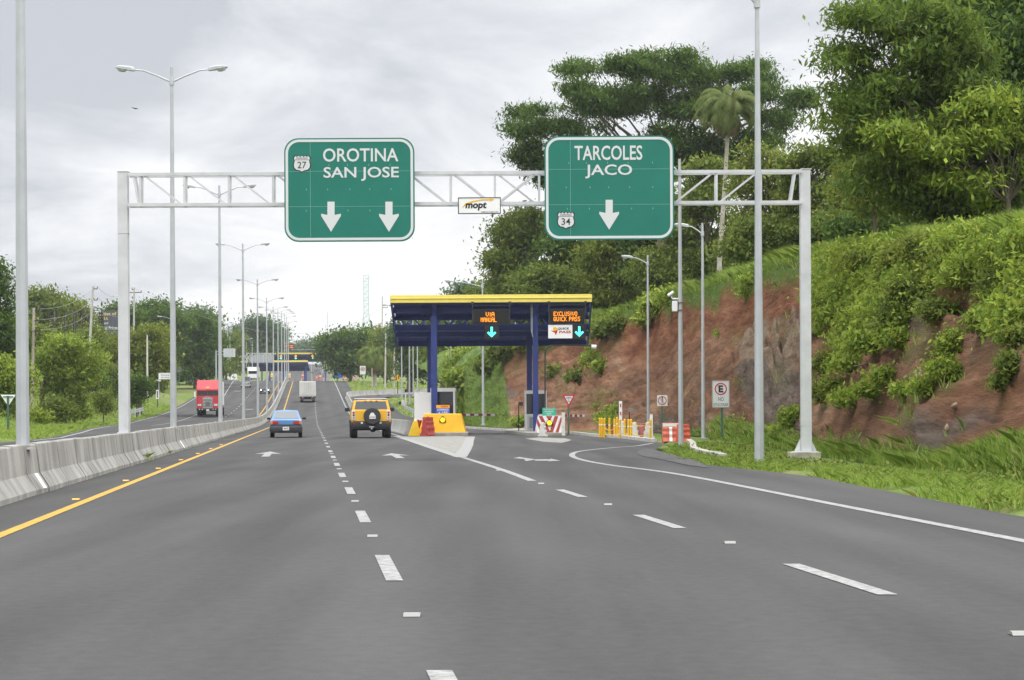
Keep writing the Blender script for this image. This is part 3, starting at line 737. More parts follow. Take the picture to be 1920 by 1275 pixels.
for x in (X0, X1):
    m = MB(); s_ = -1 if x == X0 else 1
    m.prism_x([(.0, Zp(566)), (.0, Zp(556)), (.5, Zp(556)), (3.4, Zp(585)), (7.0, Zp(628)), (7.0, Zp(641)), (6.3, Zp(641)), (3.2, Zp(612))], x-.03, x+.03); m.build('end_panel', BLUE, t.o)
for px, yy, w, pb in ((814, .9, .34, 779), (806.5, 5.6, .32, 779), (1004, .9, .30, 800), (992.5, 5.6, .30, 800)):
    m = MB(); x, _ = t.l(px, 700); z0 = Zp(818)
    # the image column belongs to the post's own distance
    x = X_at(px, YC+yy, 4)-t.o.location.x
    m.box(x, yy, (z0+Zp(590 if yy < 2 else 622))/2, w, w, Zp(590 if yy < 2 else 622)-z0); m.box(x, yy, z0+2.9, w+.04, w+.04, .03)
    p_ = m.build('post', BLUE, t.o, bevel=.01)
    if yy < 2:
        m = MB(); m.bar((x, yy, Zp(592)), (x+(.06), .4, Zp(567)), .2, .24); m.build('bracket', BLUE, p_)
for px in (886, 956, 1029, 1098):
    m = MB(); x = t.l(px, 600)[0]; m.box(x, -.06, Zp(588), .05, .05, Zp(566)-Zp(609)); m.box(x, -.04, Zp(567.5), .14, .14, .12); m.build('sign_hanger', DARK, t.o)
m = MB(); a = t.l(1000, 596)
m.tube([(t.l(996, 567)[0], .5, Zp(567)), (t.l(996, 567)[0], .5, Zp(620)), (t.l(999.5, 632)[0], .5, Zp(632))], .02, 6); m.tube([(t.l(999, 567)[0], .5, Zp(567)), (t.l(998, 625)[0], .45, Zp(628))], .015, 6); m.build('conduit', GALV, t.o)

PIX = {'A': '01110 10001 10001 11111 10001 10001 10001', 'C': '01111 10000 10000 10000 10000 10000 01111', 'E': '11111 10000 10000 11110 10000 10000 11111', 'I': '010 010 010 010 010 010 010',
       'K': '10001 10010 10100 11000 10100 10010 10001', 'L': '10000 10000 10000 10000 10000 10000 11111', 'M': '10001 11011 10101 10101 10001 10001 10001', 'N': '10001 11001 11001 10101 10011 10011 10001',
       'O': '01110 10001 10001 10001 10001 10001 01110', 'P': '11110 10001 10001 11110 10000 10000 10000', 'Q': '01110 10001 10001 10001 10101 10010 01101', 'S': '01111 10000 10000 01110 00001 00001 11110',
       'U': '10001 10001 10001 10001 10001 10001 01110', 'V': '10001 10001 10001 10001 10001 01010 00100', 'X': '10001 01010 00100 00100 00100 01010 10001', ' ': '000 000 000 000 000 000 000'}
def led(m, body, x0, z0, x1, z1, y):
    rows = ['']*7
    for ch in body:
        for r_, q in enumerate(PIX[ch].split()): rows[r_] += q+'0'
    rows = [r_[:-1] for r_ in rows]; nx = len(rows[0]); dx = (x1-x0)/nx; dz = (z1-z0)/7
    for r_, row in enumerate(rows):
        for c_, v in enumerate(row):
            if v == '1': m.box(x0+dx*(c_+.5), y-.006, z1-dz*(r_+.5), dx*.93, .012, dz*.93)
def led_sign(label, x0, x1, y0, y1, l1, l2):
    s = Pic('message_sign', label, 'message sign', (x0+x1)/2, y1, YC-.35)
    m = MB(); s.rect(m, x0, y0, x1, y1, -.15, .30); s.rect(m, x0-1, y0-8, x1+1, y0-6.5, -.05, .1)
    for q in (x0+20, x1-20): s.rect(m, q-1, y0-4, q+1, y0-1, -.12, .1)
    h = m.build('housing', BLACK, s.o, bevel=.01)
    m = MB(); a, b = s.l(x0+2, y1-2), s.l(x1-2, y0+2); m.box((a[0]+b[0])/2, -.154, (a[1]+b[1])/2, b[0]-a[0], .008, b[1]-a[1]); m.build('screen', mat('led_panel', (.012, .011, .010), .35), s.o)
    for bdy, q in ((l1[0], l1[1:]), (l2[0], l2[1:])):
        m = MB(); a, b = s.l(q[0], q[3]), s.l(q[2], q[1]); led(m, bdy, a[0], a[1], b[0], b[1], -.160); m.build('lettering', AMBER, s.o)
led_sign('black electronic sign with amber letters VIA MANUAL under the toll roof', 887, 955, 580.5, 609, ('VIA', 911, 585.5, 927, 594), ('MANUAL', 901.5, 595.5, 931, 604))
led_sign('black electronic sign with amber letters EXCLUSIVO QUICK PASS under the toll roof', 1029.5, 1096, 579, 607.5, ('EXCLUSIVO', 1038, 584.5, 1082, 592.5), ('QUICK PASS', 1038, 594, 1087.5, 602.5))
def lane_signal(label, x0, x1, y0, y1, cx):
    s = Pic('lane_signal', label, 'signal', (x0+x1)/2, y1, YC-.35)
    m = MB(); s.rect(m, x0, y0, x1, y1, -.12, .24); m.build('housing', BLACK, s.o, bevel=.01)
    m = MB(); cy = (y0+y1)/2
    s.poly(m, [(cx-2, cy-10), (cx+2, cy-10), (cx+2, cy+2.4), (cx+6.2, cy-1.2), (cx+8.4, cy+1.4), (cx, cy+9.6), (cx-8.4, cy+1.4), (cx-6.2, cy-1.2), (cx-2, cy+2.4)], -.135, -.121); m.build('arrow', CYAN, s.o)
lane_signal('dark signal with a turquoise down arrow below the VIA MANUAL display', 908.5, 935.5, 610, 636, 922)
lane_signal('dark signal with a turquoise down arrow beside the white QUICK PASS panel', 1073.5, 1098, 608.5, 635.5, 1086)
s = Pic('pass_sign', 'white QUICK PASS panel with a red and orange emblem under the electronic sign', 'sign', 1050.5, 635, YC-.35)
m = MB(); s.rect(m, 1028, 609, 1073, 634.5, -.1, .12); m.build('panel', WHITE, s.o)
m = MB(); s.text(m, 'QUICK', 1045, 614, 1067, 619, -.102, bold=.03, thick=.006, slant=.2); m.build('lettering', BLACK, s.o)
m = MB(); s.text(m, 'PASS', 1048, 620, 1070, 625, -.102, bold=.03, thick=.006, slant=.2); m.build('lettering', RED, s.o)
m = MB(); s.poly(m, [(1032, 620), (1041, 620.5), (1046, 618), (1044, 625), (1041, 628.5), (1040.5, 624)], -.106, -.101); m.build('emblem', RED, s.o)
m = MB(); a = s.l(1040.5, 617); m.disc_y(a[0], -.107, a[1], .11, .005); m.build('emblem', SAFETY, s.o)

# ---- islands, booths, crash blocks
KERB = mat('kerb_concrete', (.30, .29, .255), .9, var=.25, vscale=3)
def gpoly(name, px, h, m, z=-.1):
    ps = [G(*p) for p in px]; mb = MB(); mb.prism_z([(p.x, p.y) for p in ps], z, h); o = mb.build(name, m, kind='structure', bevel=.02); return o
XA = lambda px, Y: X_at(px, Y, 0)
mb = MB(); mb.prism_z([(XA(818, 113.5), 113.5), (XA(877, 113.5), 113.5), (XA(879, 117), 117), (XA(866, 140), 140), (XA(795, 140), 140), (XA(782, 114.5), 114.5)], -.1, .17); mb.build('island', KERB, kind='structure', bevel=.03)
mb = MB(); mb.prism_z([(XA(1012, 112), 112), (XA(1062, 112), 112), (XA(1063, 114), 114), (XA(1028, 140), 140), (XA(965, 140), 140), (XA(944, 128), 128), (XA(990, 113), 113)], -.1, .16); mb.build('island', KERB, kind='structure', bevel=.03)
def booth(label, x0, x1, ytop, ybot, Y, dep, left_panel=None):
    b = Pic('toll_booth', label, 'toll booth', (x0+x1)/2, ybot, Y); lx, z0 = b.l(x0, ybot); rx, z1 = b.l(x1, ytop); wd, h = rx-lx, z1-z0; cx = (lx+rx)/2
    m = MB(); m.box(cx, dep/2, h*.22, wd, dep, h*.44)
    for x in (lx+.05, rx-.05):
        for y in (.05, dep-.05): m.box(x, y, h*.70, .1, .1, h*.52)
    m.box(cx, dep/2, h*.98, wd+.03, dep+.03, h*.085); m.build('cabin', WHITE, b.o, bevel=.01)
    m = MB(); m.box(cx, .06, h*.69, wd-.2, .02, h*.495); w_ = m.build('window', GLASS, b.o)
    m = MB(); m.box(lx+.05, dep/2, h*.69, .02, dep-.2, h*.495); m.build('window', GLASS, b.o); m = MB(); m.box(rx-.05, dep/2, h*.69, .02, dep-.2, h*.495); m.build('window', GLASS, b.o)
    m = MB(); m.box(cx, dep-.06, h*.69, wd-.2, .02, h*.495); m.build('window', GLASS, b.o)
    return b, lx, rx, h, cx
b, lx, rx, h, cx = booth('white toll booth with a large white side cabinet behind the yellow crash block', 808, 853, 729, 812, 121, 2.4)
m = MB(); a0, a1 = b.l(776.5, 800), b.l(808, 728); m.box((a0[0]+a1[0])/2-.0, 1.0, .75+h*.12, a1[0]-a0[0]-.02, 1.9, h*1.0); p_ = m.build('side_cabinet', mat('cabinet_white', (.86, .85, .82), .55, var=.05), b.o, bevel=.02)
m = MB(); m.box((a0[0]+a1[0])/2, .035, .75+h*.12, (a1[0]-a0[0])*.9, .01, h*.9); m.box((a0[0]+a1[0])/2, .03, .6, (a1[0]-a0[0])*.93, .012, .025); m.build('door_panel', mat('panel_white', (.88, .87, .85), .5), p_)
b, lx, rx, h, cx = booth('narrow white toll booth with dark windows behind the striped crash block', 984, 1025, 733.5, 810, 122.5, 2.2)
m = MB(); m.box(lx+(rx-lx)*.33, -.012, h*.23, (rx-lx)*.42, .02, h*.36); d_ = m.build('door', mat('door_grey', (.60, .61, .62), .5), b.o)
m = MB(); m.box(lx+(rx-lx)*.33, -.028, h*.23, (rx-lx)*.24, .012, h*.27); m.build('window', mat('pane_grey', (.30, .33, .34), .2), d_)

def crash_block(label, pts, Y, mats, dep, col2=None):
    xs_ = [p[0] for p in pts]; ys_ = [p[1] for p in pts]
    c = Pic('crash_block', label, 'crash block', (min(xs_)+max(xs_))/2, max(ys_), Y); return c
c = crash_block('bright yellow concrete crash block with sloping sides and a round flasher', [(785, 812), (873, 812), (865, 776), (800, 776)], 114.6, SAFETY, 2)
m = MB(); lo = [c.l(784, 812), c.l(873, 812), c.l(864.5, 775.5), c.l(795, 775.5)]
m.add([(lo[0][0], 0, 0), (lo[1][0], 0, 0), (lo[2][0], .18, lo[2][1]), (lo[3][0], .18, lo[3][1]), (lo[0][0], 2.6, 0), (lo[1][0], 2.6, 0), (lo[2][0], 2.4, lo[2][1]), (lo[3][0], 2.4, lo[3][1])],
      [(0, 1, 2, 3), (1, 5, 6, 2), (5, 4, 7, 6), (4, 0, 3, 7), (3, 2, 6, 7), (0, 4, 5, 1)]); m.build('block', mat('block_yellow', (.80, .45, .025), .7, var=.13, vscale=1.2, bump=.15, bscale=8), c.o, bevel=.05)
def flasher(c, px, py, y, r=.125):
    a = c.l(px, py); m = MB(); m.cyl((a[0], y-.05, a[1]), (a[0], y+.1, a[1]), r*1.25, n=18); m.box(a[0], y+.0, a[1]+r*1.3, r*.8, .08, .08)
    for s_ in (-1, 1): m.box(a[0]+s_*r*1.15, y, a[1]-r*.6, .06, .08, .1)
    h_ = m.build('flasher_housing', BLACK, c.o); m = MB(); m.cyl((a[0], y-.051, a[1]), (a[0], y-.075, a[1]), r, r*.7, n=18); m.build('lens', LAMPY, h_, smooth=40)
flasher(c, 830, 787.5, .10)
c = crash_block('red and white chevron striped crash block with a round yellow flasher', [(1002, 816), (1061, 816), (1053, 780), (1009, 780)], 112.6, WHITE, 2)
def slab(m, q, y=0.0, th=None, mi=0):                              # face of the block leans back slightly
    z1 = c.l(1030, 779.5)[1]
    vs = [(x, y+.14*z/z1, z) for x, z in q]; m.add(vs, [tuple(range(len(q)))], mi)
Q = [c.l(1002.5, 816), c.l(1057.5, 816), c.l(1053, 779.5), c.l(1009, 779.5)]
m = MB(); m.add([(Q[0][0], 0, 0), (Q[1][0], 0, 0), (Q[2][0], .14, Q[2][1]), (Q[3][0], .14, Q[3][1]), (Q[0][0], 2, 0), (Q[1][0], 2, 0), (Q[2][0], 1.9, Q[2][1]), (Q[3][0], 1.9, Q[3][1])],
      [(0, 1, 2, 3), (1, 5, 6, 2), (5, 4, 7, 6), (4, 0, 3, 7), (3, 2, 6, 7), (0, 4, 5, 1)]); m.build('block', mat('block_white', (.74, .73, .70), .7, var=.12, vscale=2), c.o)
m = MB()
for pts in (((1031, 815.5), (1027, 815.5), (1010, 780), (1017, 780), (1031, 808)), ((1031, 815.5), (1035, 815.5), (1047, 780), (1040, 780), (1031, 808)),
            ((1022, 815.5), (1016, 815.5), (1006.2, 793), (1007.5, 784)), ((1006.5, 815.5), (1003.4, 815.5), (1005.0, 803)),
            ((1040, 815.5), (1046, 815.5), (1053.6, 787), (1052, 780.5)), ((1051, 815.5), (1055.5, 815.5), (1056, 801)),
            ((1024, 780), (1036, 780), (1030, 791))):
    slab(m, [c.l(*p) for p in pts], -.006)
m.build('chevrons', mat('chevron_red', (.36, .05, .045), .6, var=.15, vscale=4), c.o)
flasher(c, 1030.3, 793, .05)
def board(name, label, cat, x0, y0, x1, y1, Y, bands, texts, post=None, group=None, thick=.03, pm=None):
    s = Pic(name, label, cat, (x0+x1)/2, post or y1, Y, group)
    for (a0, b0, a1, b1, mm) in bands:
        m = MB(); s.rect(m, a0, b0, a1, b1, -thick, thick); m.build('panel', mm, s.o, bevel=.004)
    for tt, a0, b0, a1, b1, mm in texts:
        m = MB(); s.text(m, tt, a0, b0, a1, b1, -thick-.002, thick=.003, bold=.012); m.build('lettering', mm, s.o)
    if post:
        m = MB(); a = s.l((x0+x1)/2, post); b = s.l((x0+x1)/2, y0+2); m.box(a[0], .035, (a[1]+b[1])/2, .075, .06, b[1]-a[1]); m.build('post', pm or POSTG, s.o)
    return s
TBLUE = mat('tariff_blue', (.03, .12, .62), .5); TOR = mat('tariff_orange', (.85, .36, .02), .5); SGR = mat('pale_sign_green', (.03, .33, .22), .5)
s = board('tariff_sign', 'small blue and orange tariff sign reading LIVIANOS on top of the yellow block', 'sign', 818, 759.5, 843, 777, 115.6, [(818, 759.5, 843, 765, TOR), (818, 765, 843, 777, TBLUE)],
      [('TARIFA', 826, 760.7, 841, 763.8, BLACK), ('LIVIANOS', 820, 766, 841, 770, REFL), ('¢ 150', 822.5, 771.3, 839, 775.5, REFL)])
s = board('notice_sign', 'small green notice with white lines on top of the striped block', 'sign', 1017, 764.5, 1042, 780, 113.2, [(1017, 764.5, 1042, 780, SGR)],
      [('VIA EXCLUSIVA', 1018.5, 766, 1040.5, 768.3, REFL), ('SOLAMENTE', 1021, 770, 1038, 773, REFL), ('QUICK', 1025, 774.5, 1034, 777.4, REFL)])
m = MB(); q = Pic('marker_post', 'plain white square post at the right end of the striped block', 'post', 1056.3, 817, 111.8); q.rect(m, 1053.3, 774, 1059.3, 817, -.08, .16); m.build('shaft', WPL, q.o, bevel=.01)
m = MB(); q.rect(m, 1053, 773.2, 1059.6, 774.4, -.09, .18); m.build('cap', WHITE, q.o)

# plastic water barriers
def water_barrier(label, px, pb, Y, L, H, m_, rz=0, group='plastic water barriers', stripe=None):
    t = thing('plastic_barrier', label, 'barrier', P(px, pb, Y), rz, group)
    m = MB(); n = 3; pr = [(-.26, 0), (-.26, .10*H), (-.17, .28*H), (-.18, .45*H), (-.12, .58*H), (-.13, .74*H), (-.09, .80*H), (-.09, H), (.09, H), (.09, .80*H), (.13, .74*H), (.12, .58*H), (.18, .45*H), (.17, .28*H), (.26, .10*H), (.26, 0)]
    w_ = L/n
    for k in range(n): m.prism_x(pr, -L/2+k*w_+.012, -L/2+(k+1)*w_-.012)
    m.prism_x([(a*.9, b*.98) for a, b in pr], -L/2+.02, L/2-.02)
    m.build('body', m_, t, bevel=.015)
    m = MB()
    for s_ in (-1, 1):
        for y in (-.14, .14): m.box(s_*L*.3, y*1.86, .04, .16, .02, .07)
    m.build('fork_slots', BLACK, t)
    m = MB(); m.cyl((0, 0, H-.01), (0, 0, H+.03), .05, n=10); m.build('filler_cap', m_, t)
    if stripe:
        m = MB(); m.box(0, -.092, H*.9, L-.04, .012, H*.16); m.build('reflective_band', stripe, t)
        m = MB(); m.prism_x([(-.268, .10*H), (-.178, .28*H), (-.188, .45*H), (-.128, .58*H), (-.138, .74*H), (-.098, .80*H), (-.08, .8*H), (-.2, .1*H)], -.06, .06); m.build('reflective_band', stripe, t)
    return t
water_barrier('dark red plastic barrier turned end-on beside the yellow end cap', 784, 820, 115.0, 1.0, .92, mat('dark_red_plastic', (.27, .035, .045), .6, var=.15, vscale=3), 1.25)
water_barrier('faded red plastic barrier in front of the yellow crash block', 802.5, 819, 113.5, .95, 1.05, REDP, 1.15)
water_barrier('white plastic barrier turned end-on in front of the striped block', 1018, 822, 110.3, .8, .80, WPL, 1.45)
c = Pic('barrier_nose', 'yellow sloped end piece closing the concrete barrier', 'barrier end', 777, 822, 113.8)
m = MB(); m.prism([c.l(*p) for p in ((764, 822), (791, 822), (783, 798), (781.5, 789), (775, 789), (770, 803))], 0, .9); m.build('nose', mat('nose_yellow', (.85, .56, .03), .55, var=.1, vscale=3), c.o, bevel=.02)
m = MB(); c.rect(m, 776.2, 785, 780.8, 790, .1, .06); m.build('reflector', WHITE, c.o)

def boom_gate(label, px0, px1, py, Y, hinge):
    b = Pic('boom_gate', label, 'barrier arm', px0, py, Y); m1, m2 = MB(), MB(); n = 8
    for k in range(n):
        xa = px0+(px1-px0)*k/n; xb = px0+(px1-px0)*(k+1)/n; b.rect(m1 if k % 2 == 0 else m2, xa, py-2, xb, py+2, -.03, .06)
    m1.build('boom', mat('boom_red', (.30, .03, .03), .5), b.o); m2.build('boom_stripes', WHITE, b.o)
    m = MB(); m.box(-.15, .1, -.45, .3, .3, .95); m.build('motor_box', WPL, b.o)
boom_gate('red and white barrier arm lowered behind the yellow crash block', 866, 928, 777.7, 126, 1)
boom_gate('red and white barrier arm lowered behind the yield sign', 1059, 1096, 779.5, 124, 1)
b = Pic('boom_gate', 'white barrier arm with red bands raised upright behind the yellow bollards', 'barrier arm', 1163.5, 812, 108)
m = MB(); b.rect(m, 1161, 752, 1166.3, 812, -.05, .1); m.build('boom', WHITE, b.o); m = MB()
for y in (757, 772, 787): b.rect(m, 1162.6, y, 1164.8, y+6.5, -.056, .006)
m.build('red_bands', RED, b.o)
b = Pic('height_sensor', 'thin black bent pole reaching right with a white sensor at its tip', 'sensor pole', 1022, 812, 118)
m = MB(); pl = [(1022, 812), (1022, 664), (1023, 656), (1027, 650.5), (1034, 647.5), (1060, 646.8), (1110, 648)]; m.tube([(b.l(*p)[0], 0, b.l(*p)[1]) for p in pl], .042, 8); m.build('pole', DARK, b.o, smooth=60)
m = MB(); a = b.l(1109, 650); d = b.l(1118, 650.5); m.cyl((a[0], 0, a[1]), (d[0], 0, d[1]), .115, n=14); m.build('sensor', WHITE, b.o, smooth=40)
b = Pic('card_reader', 'thin black post with a grey reader box left of the narrow booth', 'reader', 972.5, 810, 121)
m = MB(); b.rect(m, 971.7, 757, 973.4, 810, -.03, .05); m.build('post', BLACK, b.o); m = MB(); b.rect(m, 972, 753.5, 981, 760.5, -.1, .2); m.build('reader', DARK, b.o, bevel=.01)
b = Pic('card_reader', 'grey reader box on a dark post among the yellow bollards', 'reader', 1180, 800, 106)
m = MB(); b.rect(m, 1179.2, 772, 1181, 812, -.03, .05); m.build('post', BLACK, b.o); m = MB(); b.rect(m, 1179.5, 765.5, 1186.5, 773, -.1, .2); m.build('reader', mat('reader_grey', (.2, .21, .22), .5), b.o, bevel=.01)

# bollards and chains
BX = [(1124.8, 820, 104), (1128.6, 820, 104), (1133.6, 820.5, 103.5), (1143, 821, 103), (1152.3, 822, 102), (1157, 818, 106), (1162, 824, 100), (1171.5, 824, 99.5), (1178.5, 824.5, 99), (1183.3, 824.5, 98.5), (1219.6, 826.5, 96)]
bl0 = None; BP = []
wb = ['first from the left', 'second from the left', 'third from the left', 'fourth from the left', 'fifth from the left', 'set back behind the fifth', 'below the raised barrier arm', 'just right of the raised arm', 'left one of the close pair before the chain', 'right one of the close pair before the chain', 'standing alone at the right end of the chain']
for i, (px, pb, Y) in enumerate(BX):
    loc = P(px, pb, Y); loc.z = max(-.05, min(.08, loc.z)); BP.append(loc); lab = 'yellow steel bollard, '+wb[i]+' by the slip road'
    if not bl0:
        bl0 = thing('bollard', lab, 'bollard', loc, 0, 'yellow bollards by the slip road'); m = MB(); m.cyl((0, 0, 0), (0, 0, .92), .056, n=12); m.ball(0, 0, .92, .056, .056, .03, 12, 4); m.build('shaft', SAFETY, bl0, smooth=50)
        m = MB(); m.cyl((0, 0, .60), (0, 0, .64), .058, n=12); m.build('reflective_band', WHITE, bl0)
    else: dup(bl0, loc, lab)
def chain(a, b, h, sag, label):
    m = MB(); a, b = V(a)+V((0, 0, h)), V(b)+V((0, 0, h)); n = 14; t = thing('chain', label, 'chain', a)
    m.tube([(b-a)*(i/n)-V((0, 0, 4*sag*(i/n)*(1-i/n))) for i in range(n+1)], .016, 5); m.build('links', SAFETY, t)
chain(BP[9], BP[10], .82, .18, 'yellow upper chain sagging between the close pair and the lone bollard')
chain(BP[9], BP[10], .34, .14, 'yellow lower chain sagging between the close pair and the lone bollard')
chain(BP[2], BP[4], .5, .14, 'yellow upper chain between the left bollards'); chain(BP[2], BP[4], .22, .1, 'yellow lower chain between the left bollards')
q = Pic('marker_post', 'plain white square post beside the lone bollard at the right end', 'post', 1221.7, 827, 97); m = MB(); q.rect(m, 1219.2, 777, 1224.2, 827, .1, .14); m.build('shaft', WHITE, q.o, bevel=.01); m = MB(); q.rect(m, 1219, 776.3, 1224.4, 777.3, .09, .16); m.build('cap', WHITE, q.o)
water_barrier('white plastic barrier end-on behind the raised barrier arm', 1167.5, 820, 106, .8, .78, WPL, 1.4)
water_barrier('white plastic barrier end-on just right of the close bollard pair', 1190, 823.5, 101, .8, .78, WPL, 1.45)
water_barrier('pinkish red plastic barrier behind the sagging yellow chain', 1208, 824, 101.5, .9, .76, mat('pink_plastic', (.48, .15, .16), .6, var=.15, vscale=3), 1.2)
water_barrier('white plastic barrier end-on behind the lone bollard', 1216, 825, 98, .8, .80, WPL, 1.4)
water_barrier('red plastic barrier behind the fifth bollard', 1156, 821, 107, .8, .74, mat('crimson_plastic', (.42, .035, .06), .6), 1.35)
water_barrier('bright orange plastic barrier with white bands facing the road', 1257, 831, 92.5, .72, .88, ORANGE, .05, stripe=WHITE)
water_barrier('bright orange plastic barrier behind the lamp post, without bands', 1281, 832, 91.5, .56, .84, mat('orange_plastic_two', (.62, .12, .075), .55, var=.15, vscale=3), .35)

# ---- roadside signs on the right
s = Pic('no_parking_sign', 'white NO ESTACIONAR sign with a crossed-out letter E on a green post', 'road sign', 1352, 818, 92)
m = MB(); a, b = s.l(1335.3, 764.5), s.l(1367.5, 713.6); m.prism(rrect(a[0], a[1], b[0], b[1], .05), -.03, 0); m.build('panel', REFL, s.o)
m = MB(); ring(m, rrect(a[0]+.012, a[1]+.012, b[0]-.012, b[1]-.012, .045), rrect(a[0]+.026, a[1]+.026, b[0]-.026, b[1]-.026, .035), -.033, -.0305); m.build('border', DARK, s.o)
m = MB(); s.text(m, 'E', 1347.2, 722.5, 1355.8, 736, -.031, bold=.045, thick=.002); m.build('letter', BLACK, s.o); m = MB(); s.text(m, 'NO', 1346.5, 744.5, 1356.8, 752, -.031, bold=.0, thick=.002); m.build('lettering', BLACK, s.o); m = MB(); s.text(m, 'ESTACIONAR', 1338, 755.5, 1365, 761.8, -.031, bold=.0, thick=.002); m.build('lettering', BLACK, s.o)
def circ(cx, cy, r, n=28): return [(cx+r*math.cos(-2*math.pi*k/n), cy+r*math.sin(-2*math.pi*k/n)) for k in range(n)]
def prohib(s, cx, cy, rp, y):
    m = MB(); a = s.l(cx, cy); r = rp*s.k; ring(m, circ(a[0], a[1], r)[::1], circ(a[0], a[1], r*.82), y-.004, y)
    d = r*.9*.7071; m.bar((a[0]-d, y-.002, a[1]+d), (a[0]+d, y-.002, a[1]-d), r*.16, .006); m.build('prohibition_ring', RED, s.o)
prohib(s, 1351.3, 729.2, 11.4, -.034)
m = MB(); q = s.l(1353.5, 760); e = s.l(1354, 819); m.box(q[0], .04, (q[1]+e[1])/2, .10, .07, q[1]-e[1]); m.build('post', POSTG, s.o)
s = Pic('no_pedestrians_sign', 'small white no-pedestrians sign with a red ring on a green post', 'road sign', 1241.5, 820, 97)
m = MB(); a, b = s.l(1232, 761.3), s.l(1251.3, 740.8); m.prism(rrect(a[0], a[1], b[0], b[1], .035), -.03, 0); m.build('panel', REFL, s.o)
m = MB(); h = s.l(1241.6, 745.6); m.ball(h[0], -.034, h[1], .03, .006, .035, 8, 6)
for p, q, w_ in (((1241.6, 747), (1241.4, 752), .05), ((1241.4, 752), (1239.2, 757.3), .03), ((1241.4, 752), (1243.6, 757.3), .03), ((1241.6, 747.5), (1239, 751), .022), ((1241.6, 747.5), (1244.4, 750.5), .022)):
    p, q = s.l(*p), s.l(*q); m.bar((p[0], -.034, p[1]), (q[0], -.034, q[1]), w_, .006)
m.build('pictogram', BLACK, s.o); prohib(s, 1241.6, 751, 8.2, -.038)
m = MB(); q = s.l(1241.6, 761); e = s.l(1241.6, 821); m.box(q[0], .03, (q[1]+e[1])/2, .075, .06, q[1]-e[1]); m.build('post', POSTG, s.o)
s = Pic('yield_sign', 'red-edged triangular yield sign reading CEDA on a green post by the striped block', 'road sign', 1066, 815, 113.8)
m = MB(); s.poly(m, [(1054, 740), (1079, 740), (1066.5, 763.5)], -.02, 0); m.build('panel', RED, s.o)
m = MB(); s.poly(m, [(1058.3, 742.6), (1074.7, 742.6), (1066.5, 758)], -.026, -.0205); m.build('face', REFL, s.o)
m = MB(); s.text(m, 'CEDA', 1061.5, 744, 1071.5, 747.6, -.0265, bold=.02, thick=.003); m.build('lettering', BLACK, s.o); m = MB(); s.text(m, 'EL', 1065.2, 748.7, 1068, 750.8, -.0265, bold=.0, thick=.003); s.text(m, 'PASO', 1064.2, 751.6, 1068.9, 753.8, -.0265, bold=.0, thick=.003); m.build('lettering', BLACK, s.o)
m = MB(); s.rect(m, 1064.6, 741, 1067.4, 816, .005, .06); m.build('post', POSTG, s.o)
# kerb stones curving by the verge
ks = [(1292, 828), (1299, 834), (1300, 843), (1311, 848), (1322, 850.5), (1334, 853), (1346, 855), (1356, 857.5)]
m = MB(); P0 = [G(*p, .05) for p in ks]; org = P0[0].copy()
kroot = thing('kerb', 'pale broken concrete kerb curving through the grass by the lamp posts', 'kerb', org)
for i in range(len(P0)-1):
    a, b = P0[i]-org, P0[i+1]-org; m.bar((a.x, a.y, .03), (a.x+(b.x-a.x)*.94, a.y+(b.y-a.y)*.94, .03+R.uniform(-.02, .02)), .22, .15)
m.build('kerb_stones', mat('kerb_pale', (.42, .40, .34), .9, var=.18, vscale=3), kroot, bevel=.02)
# low kerb at the foot of the cut behind the toll lanes
m = MB(); kp = [(872, 803), (900, 805), (940, 807.5), (985, 809.5), (1030, 812), (1075, 814), (1120, 819), (1170, 822), (1226, 829)]; P1 = [G(*p, .0) for p in kp]; org = P1[0].copy()
kroot = thing('kerb', 'long pale kerb at the foot of the red bank behind the toll lanes', 'kerb', org)
for i in range(len(P1)-1): a, b = P1[i]-org, P1[i+1]-org; m.bar((a.x, a.y, .04), (b.x, b.y, .04), .22, .2)
m.build('kerb_stones', mat('kerb_worn', (.50, .47, .42), .9, var=.25, vscale=2), kroot)
# raised pavement markers
studs = [('white', mat('stud_white', (.30, .295, .275), .5), [(0.66, 8.05+8.85*k+5.95) for k in range(7)]+[(4.2, 15.5+8.75*k+5.9) for k in range(-1, 4)], 'small white raised road marker between two lane dashes'),
         ('yellow', mat('stud_yellow', (.80, .42, .05), .5), [(-3.62, 24+8.9*k) for k in range(8)], 'small yellow raised road marker beside the yellow edge line')]
wl = ['white road marker nearest the camera in the left lane line', 'white road marker between the two largest lane dashes', 'white road marker between the second and third lane dashes', 'white road marker fourth along the left lane line', 'white road marker fifth along the left lane line', 'white road marker sixth along the left lane line', 'white road marker farthest along the left lane line', 'white road marker at the right edge of the frame', 'white road marker left of the long right lane dash', 'white road marker between two right lane dashes', 'white road marker by the tip of the solid exit line', 'white road marker beyond the solid exit line']
yl = ['yellow road marker nearest the camera beside the yellow line', 'yellow road marker second along the yellow line', 'yellow road marker third along the yellow line', 'yellow road marker fourth along the yellow line', 'yellow road marker fifth along the yellow line', 'yellow road marker sixth along the yellow line', 'yellow road marker seventh along the yellow line', 'yellow road marker closest to the blue car']
for nm, mm, pl, _ in studs:
    p0 = None
    for i, (T, Y) in enumerate(pl):
        loc = (XT(T, Y), Y, .004); lab = (wl if nm == 'white' else yl)[i]
        if p0 is None:
            m = MB(); m.prism_x([(-.06, 0), (-.03, .02), (.03, .02), (.06, 0)], -.055, .055); p0 = m.build('road_marker', mm); p0.location = loc; tag(p0, lab, 'road marker', nm+' raised road markers')
        else: dup(p0, loc, lab)
